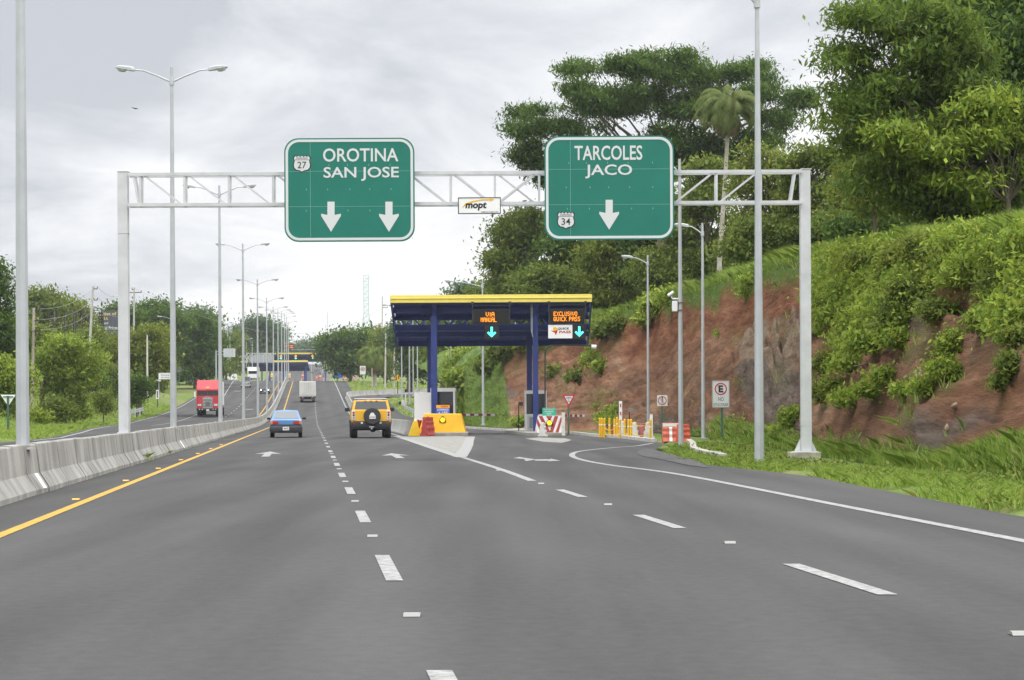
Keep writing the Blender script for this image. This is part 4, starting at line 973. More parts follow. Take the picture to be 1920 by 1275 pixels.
# ------------------------------------------------------------------ vehicles (local axes: x right, y forward, z up; origin on the road under the tail)
TAIL = mat('tail_lens_red', (.42, .03, .025), .2); TAMB = mat('tail_lens_amber', (.80, .22, .03), .25); PLATE = mat('plate_white', (.78, .78, .75), .5)
CHROME = mat('chrome', (.62, .63, .65), .22, metal=.8); HEADL = mat('headlamp_glass', (.66, .67, .66), .15)
def wheel(t, x, y, r, wd, rim=None, dual=False):
    m = MB(); pr = [(-.5, r*.72), (-.5, r*.93), (-.36, r), (.36, r), (.5, r*.93), (.5, r*.72)]; n = 22
    rings = [[V((x+a*wd, y+rr*math.cos(2*math.pi*k/n), r+rr*math.sin(2*math.pi*k/n))) for a, rr in pr] for k in range(n)]
    b = len(m.v); q = len(pr)
    for rg in rings: m.v += [tuple(p) for p in rg]
    for k in range(n):
        for i in range(q): m.f.append((b+k*q+i, b+k*q+(i+1) % q, b+((k+1) % n)*q+(i+1) % q, b+((k+1) % n)*q+i)); m.mi.append(0)
    w_ = m.build('wheel', RUBBER, t, smooth=35)
    m = MB(); m.cyl((x-wd*.42, y, r), (x+wd*.42, y, r), r*.71, n=18)
    for k in range(5):
        a = 2*math.pi*k/5; 
        for s_ in (-1, 1): m.box(x+s_*wd*.43, y+r*.38*math.cos(a), r+r*.38*math.sin(a), .02, r*.22, r*.22)
    m.build('rim', rim or GALV, w_, smooth=35)
def body_ring(y, hw, zb, zt, k=.06, mid=.5):
    zm = zb+(zt-zb)*mid
    return [V((x, y, z)) for x, z in ((-hw+k*1.2, zb), (-hw+.01, zb+k*1.4), (-hw, zm), (-hw+.02, zt-k), (-hw+k*1.6, zt), (hw-k*1.6, zt), (hw-.02, zt-k), (hw, zm), (hw-.01, zb+k*1.4), (hw-k*1.2, zb))]
def quad(m, a, b, c, d, mi=0): m.add([a, b, c, d], [(0, 1, 2, 3)], mi)
def lerp(a, b, t): return a+(b-a)*t
def panel(m, A, B, C, D, u0, u1, v0, v1, outn, e=.008, mi=0):    # window set 8 mm proud of the face ABCD
    A, B, C, D, n = map(V, (A, B, C, D, outn))
    f = lambda u, v: A.lerp(B, u).lerp(D.lerp(C, u), v)+n*e
    quad(m, f(u0, v0), f(u1, v0), f(u1, v1), f(u0, v1), mi)
def greenhouse(t, paint, y0b, y0t, y1t, y1b, hwb, hwt, zb, zt, glass, rear_glass=None, seats=True, pill=.06):
    A, B, C, D = V((-hwb, y0b, zb)), V((hwb, y0b, zb)), V((hwt, y0t, zt)), V((-hwt, y0t, zt))
    E, Fv, Gv, Hv = V((-hwb, y1b, zb)), V((hwb, y1b, zb)), V((hwt, y1t, zt)), V((-hwt, y1t, zt))
    m = MB(); mid = [V((0, y0t+.05, zt+.035)), V((0, y1t-.05, zt+.03))]
    m.add([A, B, C, D, E, Fv, Gv, Hv, *mid], [(0, 1, 2, 3), (1, 5, 6, 2), (5, 4, 7, 6), (4, 0, 3, 7), (3, 2, 8), (2, 6, 9, 8), (6, 7, 9), (7, 3, 8, 9)])
    r_ = m.build('roof', paint, t, bevel=.03)
    nrm = (B-A).cross(D-A).normalized(); m = MB(); panel(m, A, B, C, D, .07, .93, .12, .90, nrm, .012); m.build('rear_window', rear_glass or glass, t)
    nf = (E-Fv).cross(Gv-Fv).normalized(); m = MB(); panel(m, Fv, E, Hv, Gv, .06, .94, .08, .92, nf, .012); m.build('windscreen', glass, t)
    for P0, P1, P2, P3, s_ in ((B, Fv, Gv, C, 1), (A, E, Hv, D, -1)):
        n_ = (P1-P0).cross(P3-P0).normalized(); n_ = n_ if n_.x*s_ > 0 else -n_
        for u0, u1 in ((.06, .48), (.52, .94)):
            m = MB(); panel(m, P0, P1, P2, P3, u0, u1, .10, .88, n_, .012); m.build('side_window', glass, t)
def sedan():
    paint = mat('sedan_blue', (.125, .27, .53), .3, coat=.5, spec=.5); trim = mat('bumper_black', (.045, .047, .052), .6)
    loc = P(536.3, 819.0, 109); loc.z = 0; t = thing('sedan', 'light blue sedan with black bumper driving away in the left lane', 'car', loc, .094)
    m = MB(); m.loft([body_ring(y, hw, zb, zt) for y, hw, zb, zt in ((-.02, .76, .50, .90), (.08, .81, .30, .93), (.5, .83, .24, .95), (2.9, .83, .22, .93), (3.6, .80, .24, .84), (4.05, .72, .32, .74), (4.15, .6, .4, .66))]); m.build('body', paint, t, smooth=40)
    m = MB(); m.loft([body_ring(y, hw, zb, zt, .05) for y, hw, zb, zt in ((-.14, .70, .33, .57), (-.09, .82, .26, .62), (.10, .845, .25, .63), (.35, .845, .26, .60))]); m.build('bumper', trim, t, smooth=40)
    m = MB(); m.box(0, -.045, .635, 1.60, .03, .05); m.build('trim_strip', BLACK, t)
    greenhouse(t, paint, .66, 1.12, 2.15, 2.85, .77, .60, .93, 1.39, mat('car_glass', (.03, .035, .04), .06, spec=.6), mat('rear_glass_seen_through', (.20, .215, .23), .12, spec=.6))  # opaque rear glass painted grey for the brightness seen through the cabin
    m = MB()
    for x in (-.32, .33): m.ball(x, 1.30, 1.07, .16, .05, .13, 10, 6)
    m.box(0, .78, .95, 1.3, .12, .02); m.build('seats', BLACK, t)
    for s_ in (-1, 1):
        m = MB(); m.box(s_*.585, -.03, .775, .40, .06, .15); tl = m.build('tail_light', TAIL, t, bevel=.015); m = MB(); m.box(s_*.725, -.034, .775, .10, .062, .146); m.build('indicator', TAMB, tl)
        m = MB(); m.box(s_*.93, 2.35, .98, .17, .10, .11); m.bar((s_*.80, 2.35, .95), (s_*.9, 2.35, .96), .05); m.build('mirror', BLACK, t, bevel=.02)
    m = MB(); m.box(0, -.022, .775, .74, .02, .17); m.build('tail_panel', mat('sedan_blue_dark', (.11, .245, .49), .35), t)
    m = MB(); m.box(0, -.15, .47, .32, .015, .17); pl = m.build('number_plate', PLATE, t); m = MB(); m.text('483701', -.12, .43, .12, .51, -.159, bold=.02, thick=.003); m.build('lettering', DARK, pl)
    m = MB(); m.cyl((.45, -.08, .25), (.45, .2, .25), .03); m.build('exhaust', DARK, t)
    for x in (-.72, .72): wheel(t, x, .72, .29, .18); wheel(t, x, 3.2, .29, .18)
def suv():
    paint = mat('suv_yellow', (.82, .44, .015), .28, coat=.5, spec=.5); trim = mat('suv_cladding', (.03, .031, .033), .65)
    loc = P(696, 821.2, 105.5); loc.z = 0; t = thing('off_road_vehicle', 'boxy yellow off-road vehicle with a spare wheel on its back in the right lane', 'car', loc, .094)
    m = MB(); m.loft([body_ring(y, hw, zb, zt, .05) for y, hw, zb, zt in ((0, .93, .72, 1.36), (.06, .985, .70, 1.40), (3.2, .99, .70, 1.40), (3.3, .98, .72, 1.36), (4.55, .95, .74, 1.32), (4.7, .90, .8, 1.24))]); m.build('body', paint, t, smooth=40)
    A = [(-.965, 0.02, 1.36), (.965, .02, 1.36), (.86, .14, 1.86), (-.86, .14, 1.86)]
    greenhouse(t, paint, .02, .16, 2.75, 3.35, .955, .84, 1.37, 1.87, mat('suv_glass', (.02, .022, .025), .08, spec=.6), mat('suv_rear_glass', (.085, .09, .098), .12, spec=.6))
    m = MB(); m.loft([body_ring(y, hw, zb, zt, .06) for y, hw, zb, zt in ((-.16, .86, .50, .78), (-.12, .96, .46, .84), (.10, 1.0, .46, .86), (.55, 1.0, .55, .84))]); m.box(0, .3, .60, 1.5, .5, .25)
    for s_ in (-1, 1): m.box(s_*.995, 2.2, .78, .05, 3.8, .22)
    m.build('bumper', trim, t, smooth=40)
    m = MB(); m.box(0, 1.0, .55, 1.1, 2.2, .22); m.cyl((-.7, .55, .46), (.7, .55, .46), .08); m.ball(.1, .55, .44, .17, .15, .15); m.build('underbody', BLACK, t)
    m = MB(); n = 28; 
    m.cyl((.05, -.34, 1.09), (.05, -.06, 1.09), .41, .43, n); sp = m.build('spare_wheel', mat('spare_cover', (.045, .044, .043), .7), t, bevel=.03)
    m = MB(); m.cyl((.05, -.35, 1.15), (.05, -.345, 1.15), .115, n=20); m.box(.06, -.355, 1.045, .31, .012, .17); pl = m.build('number_plate', PLATE, sp); m = MB(); m.text('671254', -.07, 1.0, .19, 1.08, -.363, bold=.02, thick=.003); m.build('lettering', DARK, pl)
    for s_ in (-1, 1):
        m = MB(); m.box(s_*.86, -.01, 1.14, .17, .06, .46); tl = m.build('tail_light', mat('lamp_bezel', (.66, .64, .60), .3), t, bevel=.015)
        for z, mm in ((1.26, TAIL), (1.14, mat('tail_lens_dark', (.16, .015, .015), .2)), (1.01, mat('tail_lens_grey', (.35, .33, .32), .2))):
            m = MB(); m.cyl((s_*.86, -.045, z), (s_*.86, -.02, z), .055, n=14); m.build('lens', mm, tl)
        m = MB(); m.box(s_*.46, -.165, .76, .10, .02, .09); m.build('fog_lamp', mat('fog_white', (.72, .72, .70), .3), t)
        m = MB(); m.box(s_*.82, -.15, .75, .13, .02, .07); m.build('reflector', TAIL, t)
        m = MB(); m.box(s_*1.14, 2.65, 1.42, .22, .13, .19); m.bar((s_*.97, 2.65, 1.36), (s_*1.06, 2.65, 1.38), .06); m.build('mirror', trim, t, bevel=.03)
        m = MB(); m.tube([(s_*.70, .35, 1.90), (s_*.70, .4, 1.965), (s_*.70, 2.6, 1.965), (s_*.70, 2.7, 1.9)], .025, 6); m.build('roof_rail', trim, t)
    m = MB(); m.box(0, .24, 1.955, 1.62, .10, .045); m.build('rack_bar', mat('rack_white', (.70, .68, .66), .4), t, bevel=.01)
    for x in (-.28, 0, .28): 
        m = MB(); m.box(x, .115, 1.845, .09, .06, .035); m.build('marker_light', mat('marker_amber', (.50, .12, .02), .3), t)
    m = MB(); m.cyl((.02, -.30, .48), (.02, -.1, .48), .045); m.box(.02, -.17, .56, .25, .05, .06); m.build('tow_hitch', CHROME, t)
    for x in (-.83, .83): wheel(t, x, .62, .42, .32); wheel(t, x, 3.75, .42, .32)
def box_truck(label, px, pb, Y, W=2.35, H=3.05, L=6.2, rz=.094):
    z = prof(Y); x = X_at(px, Y, z); t = thing('box_truck', label, 'truck', (x, Y, z), rz)
    off_ = mat('van_body_white', (.70, .69, .64), .5, var=.08, vscale=2); m = MB(); m.box(0, L/2, (.88+H)/2, W, L, H-.88); m.build('cargo_box', off_, t, bevel=.03)
    for s_ in (-1, 1):
        m = MB(); m.box(s_*W*.245, -.02, (.95+H)/2, W*.46, .035, H-1.12); m.box(s_*W*.245, -.04, .95+(H-.9)*.33, W*.42, .02, .05); m.box(s_*W*.245, -.04, .95+(H-.9)*.75, W*.42, .02, .05); d_ = m.build('rear_door', mat('van_door', (.62, .61, .565), .5, var=.08, vscale=2), t, bevel=.01)
        m = MB(); 
        for q in (.05, .19): m.cyl((s_*W*q, -.055, 1.0), (s_*W*q, -.055, H-.15), .025, n=6)
        m.build('lock_rods', GALV, d_)
    m = MB(); m.box(0, L/2, .74, W*.42, L, .26); m.box(0, .0, .52, W*.9, .1, .12); m.box(0, -.03, .80, W*.98, .12, .16); m.build('chassis', BLACK, t)
    for s_ in (-1, 1):
        for q in (.30, .40):
            m = MB(); m.box(s_*W*q, -.10, .80, .13, .04, .10); m.build('tail_light', TAIL if q == .4 else PLATE, t)
        m = MB(); m.box(s_*W*.36, .12, .56, .46, .02, .40); m.build('mud_flap', mat('flap_grey', (.3, .3, .29), .8), t)
    m = MB(); m.box(0, L+.85, 1.45, W*.88, 1.6, 1.7); m.build('cab', WHITE, t, bevel=.08)
    m = MB(); m.box(0, L+1.66, 1.85, W*.78, .04, .6); m.build('windscreen', GLASS, t)
    for x in (-W*.36, W*.36): wheel(t, x, 1.2, .42, .42); wheel(t, x, L+.9, .42, .26)
    return t
def red_truck():
    Y = 238; T = -11.45; loc = (XT(T, Y), Y, zroad(T, Y)+.16); t = thing('semi_truck', 'red flat-nosed lorry cab with a chrome grille coming towards the camera', 'truck', loc, math.pi+.094)
    # front faces the camera: build with the nose at y = 0 pointing +y, body behind at negative y
    rp = mat('lorry_red', (.52, .035, .045), .35, coat=.4, var=.06); W = 2.48
    m = MB(); m.box(0, -1.1, 1.90, W, 2.2, 2.2); m.build('cab', rp, t, bevel=.07)
    m = MB(); m.add([(-1.2, -.25, 3.0), (1.2, -.25, 3.0), (1.2, -2.2, 3.0), (-1.2, -2.2, 3.0), (-1.2, -1.15, 4.0), (1.2, -1.15, 4.0), (1.2, -2.3, 4.0), (-1.2, -2.3, 4.0)], [(3, 2, 1, 0), (4, 5, 6, 7), (0, 1, 5, 4), (1, 2, 6, 5), (2, 3, 7, 6), (3, 0, 4, 7)]); 
    for s_ in (-1, 1): m.prism_x([(-.3, 3.0), (-1.05, 3.98), (-1.25, 3.98), (-.7, 3.0)], s_*1.20-.05, s_*1.20+.05)
    m.build('roof_fairing', rp, t, bevel=.05)
    m = MB(); m.box(0, -.27, 3.16, .30, .04, .20); m.build('badge_plate', mat('cream_plate', (.75, .66, .42), .5), t)
    m = MB(); m.box(-.58, .012, 2.54, 1.12, .03, .50); m.box(.58, .012, 2.54, 1.12, .03, .50); ws = m.build('windscreen', GLASS, t)
    m = MB()
    for x in (-.6, .5): m.bar((x, .035, 2.30), (x+.35, .035, 2.58), .025)
    m.build('wipers', BLACK, ws)
    m = MB(); m.box(0, .045, 2.86, W*.98, .08, .09); m.build('visor', rp, t)
    for x in (-.9, -.45, 0, .45, .9): 
        m = MB(); m.box(x, .03, 2.98, .10, .06, .05); m.build('marker_light', TAMB, t)
    m = MB(); m.box(0, .03, 1.42, 1.08, .06, 1.20); gr = m.build('grille', CHROME, t, bevel=.02); m = MB()
    for i in range(9): m.box(-.44+.11*i, .066, 1.42, .03, .012, 1.06)
    for i in range(3): m.box(0, .068, 1.08+.34*i, .94, .012, .05)
    m.build('grille_bars', DARK, gr)
    m = MB(); m.box(0, .07, 1.30, .5, .016, .56); m.build('grille_mesh', mat('mesh_grey', (.14, .14, .145), .5), gr)
    m = MB(); m.text('LORRY', -.3, 1.86, .3, 1.93, .0)  if False else m.box(0, .035, 2.12, .62, .02, .07); m.build('nameplate', CHROME, t)
    for s_ in (-1, 1):
        m = MB(); m.box(s_*.90, .02, 1.22, .44, .05, .24); h_ = m.build('headlight', CHROME, t); 
        for q in (.80, 1.0): m = MB(); m.cyl((s_*q, .03, 1.22), (s_*q, .06, 1.22), .085, n=14); m.build('lens', HEADL, h_)
        m = MB(); m.box(s_*1.42, -.12, 2.42, .18, .10, .55); m.bar((s_*1.22, -.12, 2.7), (s_*1.42, -.12, 2.7), .035); m.bar((s_*1.22, -.12, 2.15), (s_*1.42, -.12, 2.15), .035); m.build('mirror', WHITE, t)
        m = MB(); m.box(s_*.62, .055, 2.06, .06, .02, .05); m.build('marker_light', TAMB, t)
        m = MB(); m.cyl((s_*1.12, -2.4, 1.2), (s_*1.12, -2.4, 4.1), .08, n=10); m.build('exhaust_stack', CHROME, t)
    m = MB(); m.box(0, .06, .70, W*1.0, .22, .30); bp = m.build('bumper', BLACK, t, bevel=.03); m = MB(); m.box(0, .175, .66, .32, .015, .17); m.build('number_plate', PLATE, bp)
    for x in (-.9, -.6, .6, .9): m = MB(); m.cyl((x, .17, .74), (x, .19, .74), .06, n=10); m.build('fog_lamp', HEADL, bp)
    for x in (-1.03, 1.03): wheel(t, x, -1.0, .5, .32); wheel(t, x, -4.2, .5, .55); wheel(t, x, -12, .5, .55)
    m = MB(); m.box(0, -8.2, 2.6, 2.5, 11.2, 2.75); m.build('trailer', mat('trailer_white', (.70, .70, .69), .5), t, bevel=.03)
    m = MB(); m.box(0, -7, 1.05, 1.0, 13, .3); m.build('chassis', BLACK, t)
def oncoming(name, label, T, Y, W, H, paint, glass=GLASS, lit=False, hood=None, zoff=0, trim=BLACK, rz=math.pi+.094, x=None):
    z = zroad(T, Y)+zoff; t = thing(name, label, 'car' if name != 'delivery_truck' else 'truck', (XT(T, Y) if x is None else x, Y, z), rz); hw = W/2
    m = MB(); m.loft([body_ring(y, a*hw, zb, zt, .05) for y, a, zb, zt in ((0, .86, .42, .82*H*.62), (-.1, .97, .32, .86*H*.64), (-1.1, 1, .30, H*.60), (-4.2, 1, .30, H*.60), (-4.35, .92, .4, H*.56))]); m.build('body', paint, t, smooth=40)
    greenhouse(t, hood or paint, -4.15, -3.9, -1.75, -1.15, hw*.93, hw*.80, H*.59, H, glass)
    m = MB(); m.box(0, .02, H*.42, W*.50, .05, H*.12); m.build('grille', trim, t)
    m = MB(); m.box(0, .03, .42, W*.96, .14, .2); bp = m.build('bumper', trim, t, bevel=.02); m = MB(); m.box(0, .11, .44, .34, .012, .15); m.build('number_plate', PLATE, bp)
    for s_ in (-1, 1):
        m = MB(); m.cyl((s_*hw*.72, .0, H*.43), (s_*hw*.72, .05, H*.43), .12, n=14); m.build('headlight', mat('lit_headlamp', (1, .93, .78), .3, emit=2.2) if lit else HEADL, t)
        m = MB(); m.box(s_*(hw+.12), -1.5, H*.62, .2, .1, .15); m.build('mirror', trim, t)
    for x_ in (-hw*.84, hw*.84): wheel(t, x_, -.85, .33, .22); wheel(t, x_, -3.5, .33, .22)
    return t
sedan(); suv(); red_truck()
box_truck('white box truck with panelled rear doors driving away up the grade', 577, 757, 304)
oncoming('hatchback', 'dark oncoming car with both headlights lit in the opposite carriageway', (496.5-960)*343/4000+.0945*343+.0, 343, 1.62, 1.42, mat('navy_paint', (.018, .021, .03), .25, coat=.5), lit=True, zoff=.0)
oncoming('jeep', 'oncoming dark jeep with white front wings behind the lit car', (461-960)*375/4000+.0945*375, 375, 1.75, 1.95, mat('jeep_dark', (.10, .11, .11), .5), hood=mat('jeep_grey', (.16, .17, .17), .5), trim=mat('jeep_white', (.65, .65, .63), .5))
tq = box_truck('oncoming white box truck far behind the dark jeep', 476, 712, 455, 2.4, 3.0, 5.5, math.pi+.094)
oncoming('pickup', 'parked grey pickup beside the left shoulder under the trees', -20.6, 385, 1.8, 1.7, mat('pickup_grey', (.30, .31, .33), .4), zoff=.2, rz=math.pi+.35)
oncoming('parked_car', 'parked dark red car half hidden by the grey pickup', -23.2, 393, 1.7, 1.5, mat('parked_red', (.22, .02, .025), .4), zoff=.4, rz=math.pi+.5)
def tail_car(px, Y):
    z = prof(Y); t = thing('hatchback', 'tiny red car at the far toll plaza seen from behind', 'car', (X_at(px, Y, z), Y, z), .05); p_ = mat('far_red', (.42, .03, .04), .35)
    m = MB(); m.loft([body_ring(y, hw, zb, zt) for y, hw, zb, zt in ((0, .78, .3, .88), (.1, .84, .26, .92), (3.2, .84, .26, .9), (4, .75, .3, .75))]); m.build('body', p_, t, smooth=40)
    greenhouse(t, p_, .1, .5, 2.2, 2.8, .78, .64, .9, 1.45, GLASS)
    for s_ in (-1, 1): m = MB(); m.box(s_*.68, -.03, .72, .22, .06, .16); m.build('tail_light', TAIL, t)
    for x in (-.72, .72): wheel(t, x, .7, .3, .2); wheel(t, x, 3.1, .3, .2)
tail_car(553.5, 700)
# ------------------------------------------------------------------ far toll plaza, left-hand roadside, poles and signs
def far_canopy(label, x0, x1, ytop, ymid, ybot, Y, posts):
    c = Pic('toll_canopy', label, 'canopy', (x0+x1)/2, ybot, Y); a, b = c.l(x0, ybot), c.l(x1, ytop); zm = c.l(x0, ymid)[1]; cx = (a[0]+b[0])/2; wd = b[0]-a[0]
    m = MB(); m.box(cx, .1, (zm+b[1])/2, wd, .25, b[1]-zm); m.build('fascia', YELLOW, c.o)
    m = MB(); m.add([(a[0], .3, zm), (b[0], .3, zm), (b[0], 6, a[1]+.2), (a[0], 6, a[1]+.2), (a[0], .3, zm-.3), (b[0], .3, zm-.3), (b[0], 6, a[1]), (a[0], 6, a[1])], [(0, 1, 2, 3), (7, 6, 5, 4), (0, 4, 5, 1), (1, 5, 6, 2), (2, 6, 7, 3), (3, 7, 4, 0)]); m.build('roof_sheet', BLUE, c.o)
    m = MB()
    for i in range(5): q = i/4; m.box(cx, .5+5.3*q, lerp(zm-.3, a[1], q)-.12, wd, .18, .26)
    m.build('purlins', BLUE, c.o)
    for px in posts:
        x = c.l(px, ybot)[0]; gz = prof(Y+1.5)-c.o.location.z
        m = MB(); m.box(x, 1.5, (gz+zm)/2-.2, .4, .4, zm-gz-.4); m.build('post', BLUE, c.o)
    return c
far_canopy('wide blue and yellow toll roof across the left carriageway in the distance', 433, 577, 675.5, 679.5, 694, 585, (436, 470, 505, 540, 573))
far_canopy('farther blue and yellow toll roof across both carriageways with signals on its edge', 484, 613, 661, 664.5, 676.5, 660, (490, 530, 570, 610))
def far_signal(px, label):
    s = Pic('lane_signal', label, 'signal', px, 674.5, 659); m = MB(); s.rect(m, px-4, 663.8, px+4, 674.8, -.2, .3); m.build('housing', BLACK, s.o)
    m = MB(); s.poly(m, [(px-2.5, 668.5), (px, 664.8), (px+2.5, 668.5)], -.25, -.21); m.build('display', AMBER, s.o); m = MB(); a = s.l(px, 671.8); m.disc_y(a[0], -.25, a[1], .28, .04); m.build('light', CYAN, s.o)
for px, lb in ((526.5, 'left of the far toll roof'), (554.5, 'middle of the far toll roof'), (586, 'right end of the far toll roof')): far_signal(px, 'small far signal with amber and green lights, '+lb)
s = Pic('message_sign', 'distant red lit message sign above the far toll roof', 'message sign', 537, 655, 700); m = MB(); s.rect(m, 523, 645, 551, 654.5, -.2, .4); m.build('housing', DARK, s.o)
m = MB(); s.text(m, 'TELEPEAJE', 528.5, 647.5, 550, 649.8, -.22, bold=.03, thick=.02); s.text(m, 'QUICK PASS', 528.5, 650.6, 550, 653, -.22, bold=.03, thick=.02); m.build('lettering', mat('led_red', (1, .16, .02), .5, emit=1.6), s.o)
m = MB(); s.rect(m, 524, 646, 527.4, 653.5, -.24, .04); m.build('emblem', RED, s.o)
m = MB(); s.rect(m, 522, 655, 606, 656, 0, .3); s.rect(m, 521.5, 646, 522.8, 700, 0, .3); s.rect(m, 604.5, 645, 605.8, 700, 0, .3); m.build('frame', GALV, s.o)
s = Pic('direction_sign', 'large grey sign back on a gantry over the left carriageway, far off', 'road sign', 482, 680, 540); m = MB(); s.rect(m, 454, 664.5, 511, 680, 0, .12); m.build('panel', mat('alu_back', (.40, .42, .43), .5, metal=.2), s.o)
m = MB()
for i in range(8): s.rect(m, 456+7.4*i, 664, 457.2+7.4*i, 680.5, -.12, .1)
m.build('ribs', GALV, s.o)
s = Pic('sign_gantry', 'thin grey gantry carrying the big grey sign back over the left carriageway', 'gantry', 480, 700, 541); m = MB(); s.rect(m, 438, 661.5, 513, 663.5, 0, .3); s.rect(m, 439.5, 661.5, 441.5, 712, 0, .3); s.rect(m, 438, 668, 455, 669.5, 0, .3); m.build('frame', GALV, s.o)
def sign_back(name, label, x0, y0, x1, y1, Y, posts, mm, ribs=3, pm=GALV):
    s = Pic(name, label, 'road sign', (x0+x1)/2, max(p[1] for p in posts), Y); m = MB(); s.rect(m, x0, y0, x1, y1, 0, .06); m.build('panel', mm, s.o)
    if ribs:
        m = MB()
        for i in range(ribs): q = y0+(y1-y0)*(i+.5)/ribs; s.rect(m, x0-.3, q-.6, x1+.3, q+.6, -.06, .05)
        m.build('ribs', pm, s.o)
    for px, pb in posts: m = MB(); s.rect(m, px-.7, y0+1, px+.7, pb, .062, .1); m.build('post', pm, s.o)
    return s
ALU = mat('alu_pale', (.58, .60, .61), .5, metal=.1, var=.06)
s = sign_back('direction_sign', 'pale sign back on a bent arm behind the third median lamp post', 419, 653, 441, 669.5, 330, [], ALU, 3) if False else Pic('direction_sign', 'pale sign back on a cantilever arm left of the far toll roofs', 'road sign', 405, 712, 330)
m = MB(); s.rect(m, 419, 653.5, 441, 669.5, 0, .06); m.build('panel', ALU, s.o); m = MB(); s.rect(m, 404, 657, 406, 712, .07, .2); s.rect(m, 404, 658, 441, 659.4, .07, .12); s.rect(m, 404, 664, 441, 665, .07, .12)
for q in (423, 429, 435): s.rect(m, q, 653, q+1, 670, -.06, .05)
m.build('frame', GALV, s.o)
s = Pic('direction_sign', 'long white board on a bent arm beside the left shoulder', 'road sign', 299, 742, 205); m = MB(); s.rect(m, 298, 700, 322, 711, -.03, .05); m.build('panel', WHITE, s.o)
m = MB(); s.text(m, 'ESTACION', 302, 702, 318, 705, -.034, thick=.004); s.text(m, 'DE PEAJE', 302, 706.5, 318, 709.5, -.034, thick=.004); m.build('lettering', DARK, s.o)
m = MB(); s.rect(m, 297, 699.5, 298.4, 745, .03, .07); s.rect(m, 297, 699, 322, 700, .03, .07); m.build('post', GALV, s.o)
m = MB(); s.rect(m, 294, 712, 301.5, 715, -.05, .2); m.build('bracket', WPL, s.o)
s = board('marker_sign', 'narrow white marker board with a black band on a dark post by the left grass', 'road sign', 293, 731, 297.5, 748, 190, [(293, 731, 297.5, 748, WHITE)], [], post=764, pm=DARK); m = MB(); s.rect(m, 294.4, 733, 296.2, 746, -.036, .005); m.build('band', BLACK, s.o)
s = Pic('warning_sign', 'grey back of a diamond warning sign behind the second median lamp post', 'road sign', 336, 722, 300); m = MB(); s.poly(m, [(329, 693), (335.5, 684.5), (342, 693), (335.5, 701.5)], 0, .04); m.build('panel', mat('sign_back_grey', (.10, .13, .13), .5), s.o); m = MB(); s.rect(m, 335, 686, 336.3, 724, .04, .07); m.build('post', POSTG, s.o)
for x0, y0, x1, y1, Y, pb, lb in ((374, 697, 379, 708, 400, 720, 'pair of white boards, left one'), (379.8, 697, 385, 708, 400, 720, 'pair of white boards, right one'), (426, 700.5, 431, 712, 420, 722, 'row of white boards, left one'), (432.5, 700.5, 438, 712, 420, 722, 'row of white boards, middle one'), (439, 700.5, 444.5, 712, 420, 722, 'row of white boards, right one')):
    board('notice_sign', 'small far white board on a post, '+lb, 'road sign', x0, y0, x1, y1, Y, [(x0, y0, x1, y1, WHITE)], [], post=pb, pm=GALV, group='small white boards far on the left')
s = Pic('yield_sign', 'white triangular yield sign on a green post beyond the barrier at the left edge', 'road sign', 15.5, 818, 118)
m = MB(); s.poly(m, [(1.5, 740), (29.5, 740), (15.5, 762)], -.02, 0); m.build('panel', WHITE, s.o); m = MB(); s.rect(m, 13.8, 742, 17.2, 830, -.08, .06); s.rect(m, 6, 743, 25, 745, -.06, .04); m.build('post', POSTG, s.o)
s = Pic('guardrail', 'short steel guardrail on the left verge by the gravel patch', 'guardrail', 254, 780, 195); m = MB()
for q in (244, 253, 262): s.rect(m, q-.8, 765, q+.8, 786-(q-244)*.35, .03, .1)
m.build('posts', GALV, s.o); m = MB(); a, b = s.l(241, 772.5), s.l(267, 765)
for i in range(2): m.bar((a[0], 0, a[1]+.02-.18*i), (b[0], .6, b[1]+.02-.18*i), .05, .13)
m.build('rail', GALV, s.o)
s = Pic('guardrail', 'bent steel guardrail on the grass behind the first toll booth', 'guardrail', 762, 775, 190); m = MB(); a, b = s.l(751, 761), s.l(777, 770)
for i in range(2): m.bar((a[0], 6, a[1]-.16*i), (b[0], 0, b[1]-.16*i), .05, .13)
m.build('rail', GALV, s.o); m = MB(); s.rect(m, 751, 760, 752.4, 770, 5.5, .1); s.rect(m, 772, 768, 773.4, 782, .1, .1); m.build('posts', GALV, s.o)
# billboards
BB = mat('billboard_steel', (.04, .036, .036), .6); BP_ = mat('billboard_panel', (.095, .10, .12), .5, var=.12)
s = Pic('billboard', 'dark torn billboard with yellow and white words on a rusty frame among the trees', 'billboard', 205, 670, 262)
m = MB(); s.poly(m, [(193, 583), (225, 582), (225, 635), (204, 635), (199.5, 627), (195.5, 612)], -.1, 0); m.build('panel', BP_, s.o)
FY = mat('faded_yellow', (.68, .55, .20), .6)
for tx, x0, x1, y0, y1, mm in (('ties of', 194, 218.5, 585, 591.5, FY), ('S.A.', 195, 203.5, 594.5, 600, FY), ('and', 195.5, 203, 603.5, 608, REFL), ('st Prices', 197, 220.5, 611.5, 618, REFL)): m = MB(); s.text(m, tx, x0, y0, x1, y1, -.11, bold=.02, thick=.02); m.build('lettering', mm, s.o)
m = MB()
for x in (185, 189, 193, 206, 222): s.rect(m, x, 584, x+1.3, 636, .06, .2)
for y in (584, 604, 620, 635): s.rect(m, 184.5, y, 225, y+1.3, .08, .2)
for x in (187, 193, 222): s.rect(m, x-.4, 635, x+1.8, 675, .1, .25)
for i in range(9): s.rect(m, 185, 586+5.5*i, 193, 589.5+5.5*i, .02, .06)
m.build('frame', BB, s.o)
s = Pic('billboard', 'empty dark billboard frame without panels among the trees', 'billboard', 145, 660, 275); m = MB()
for x in (120, 137, 141, 153.5, 165, 169): s.rect(m, x, 585, x+1.4, 648, 0, .25)
for y in (585, 604, 621, 635): s.rect(m, 119, y, 186, y+1.0, .05, .2)
m.build('frame', BB, s.o)
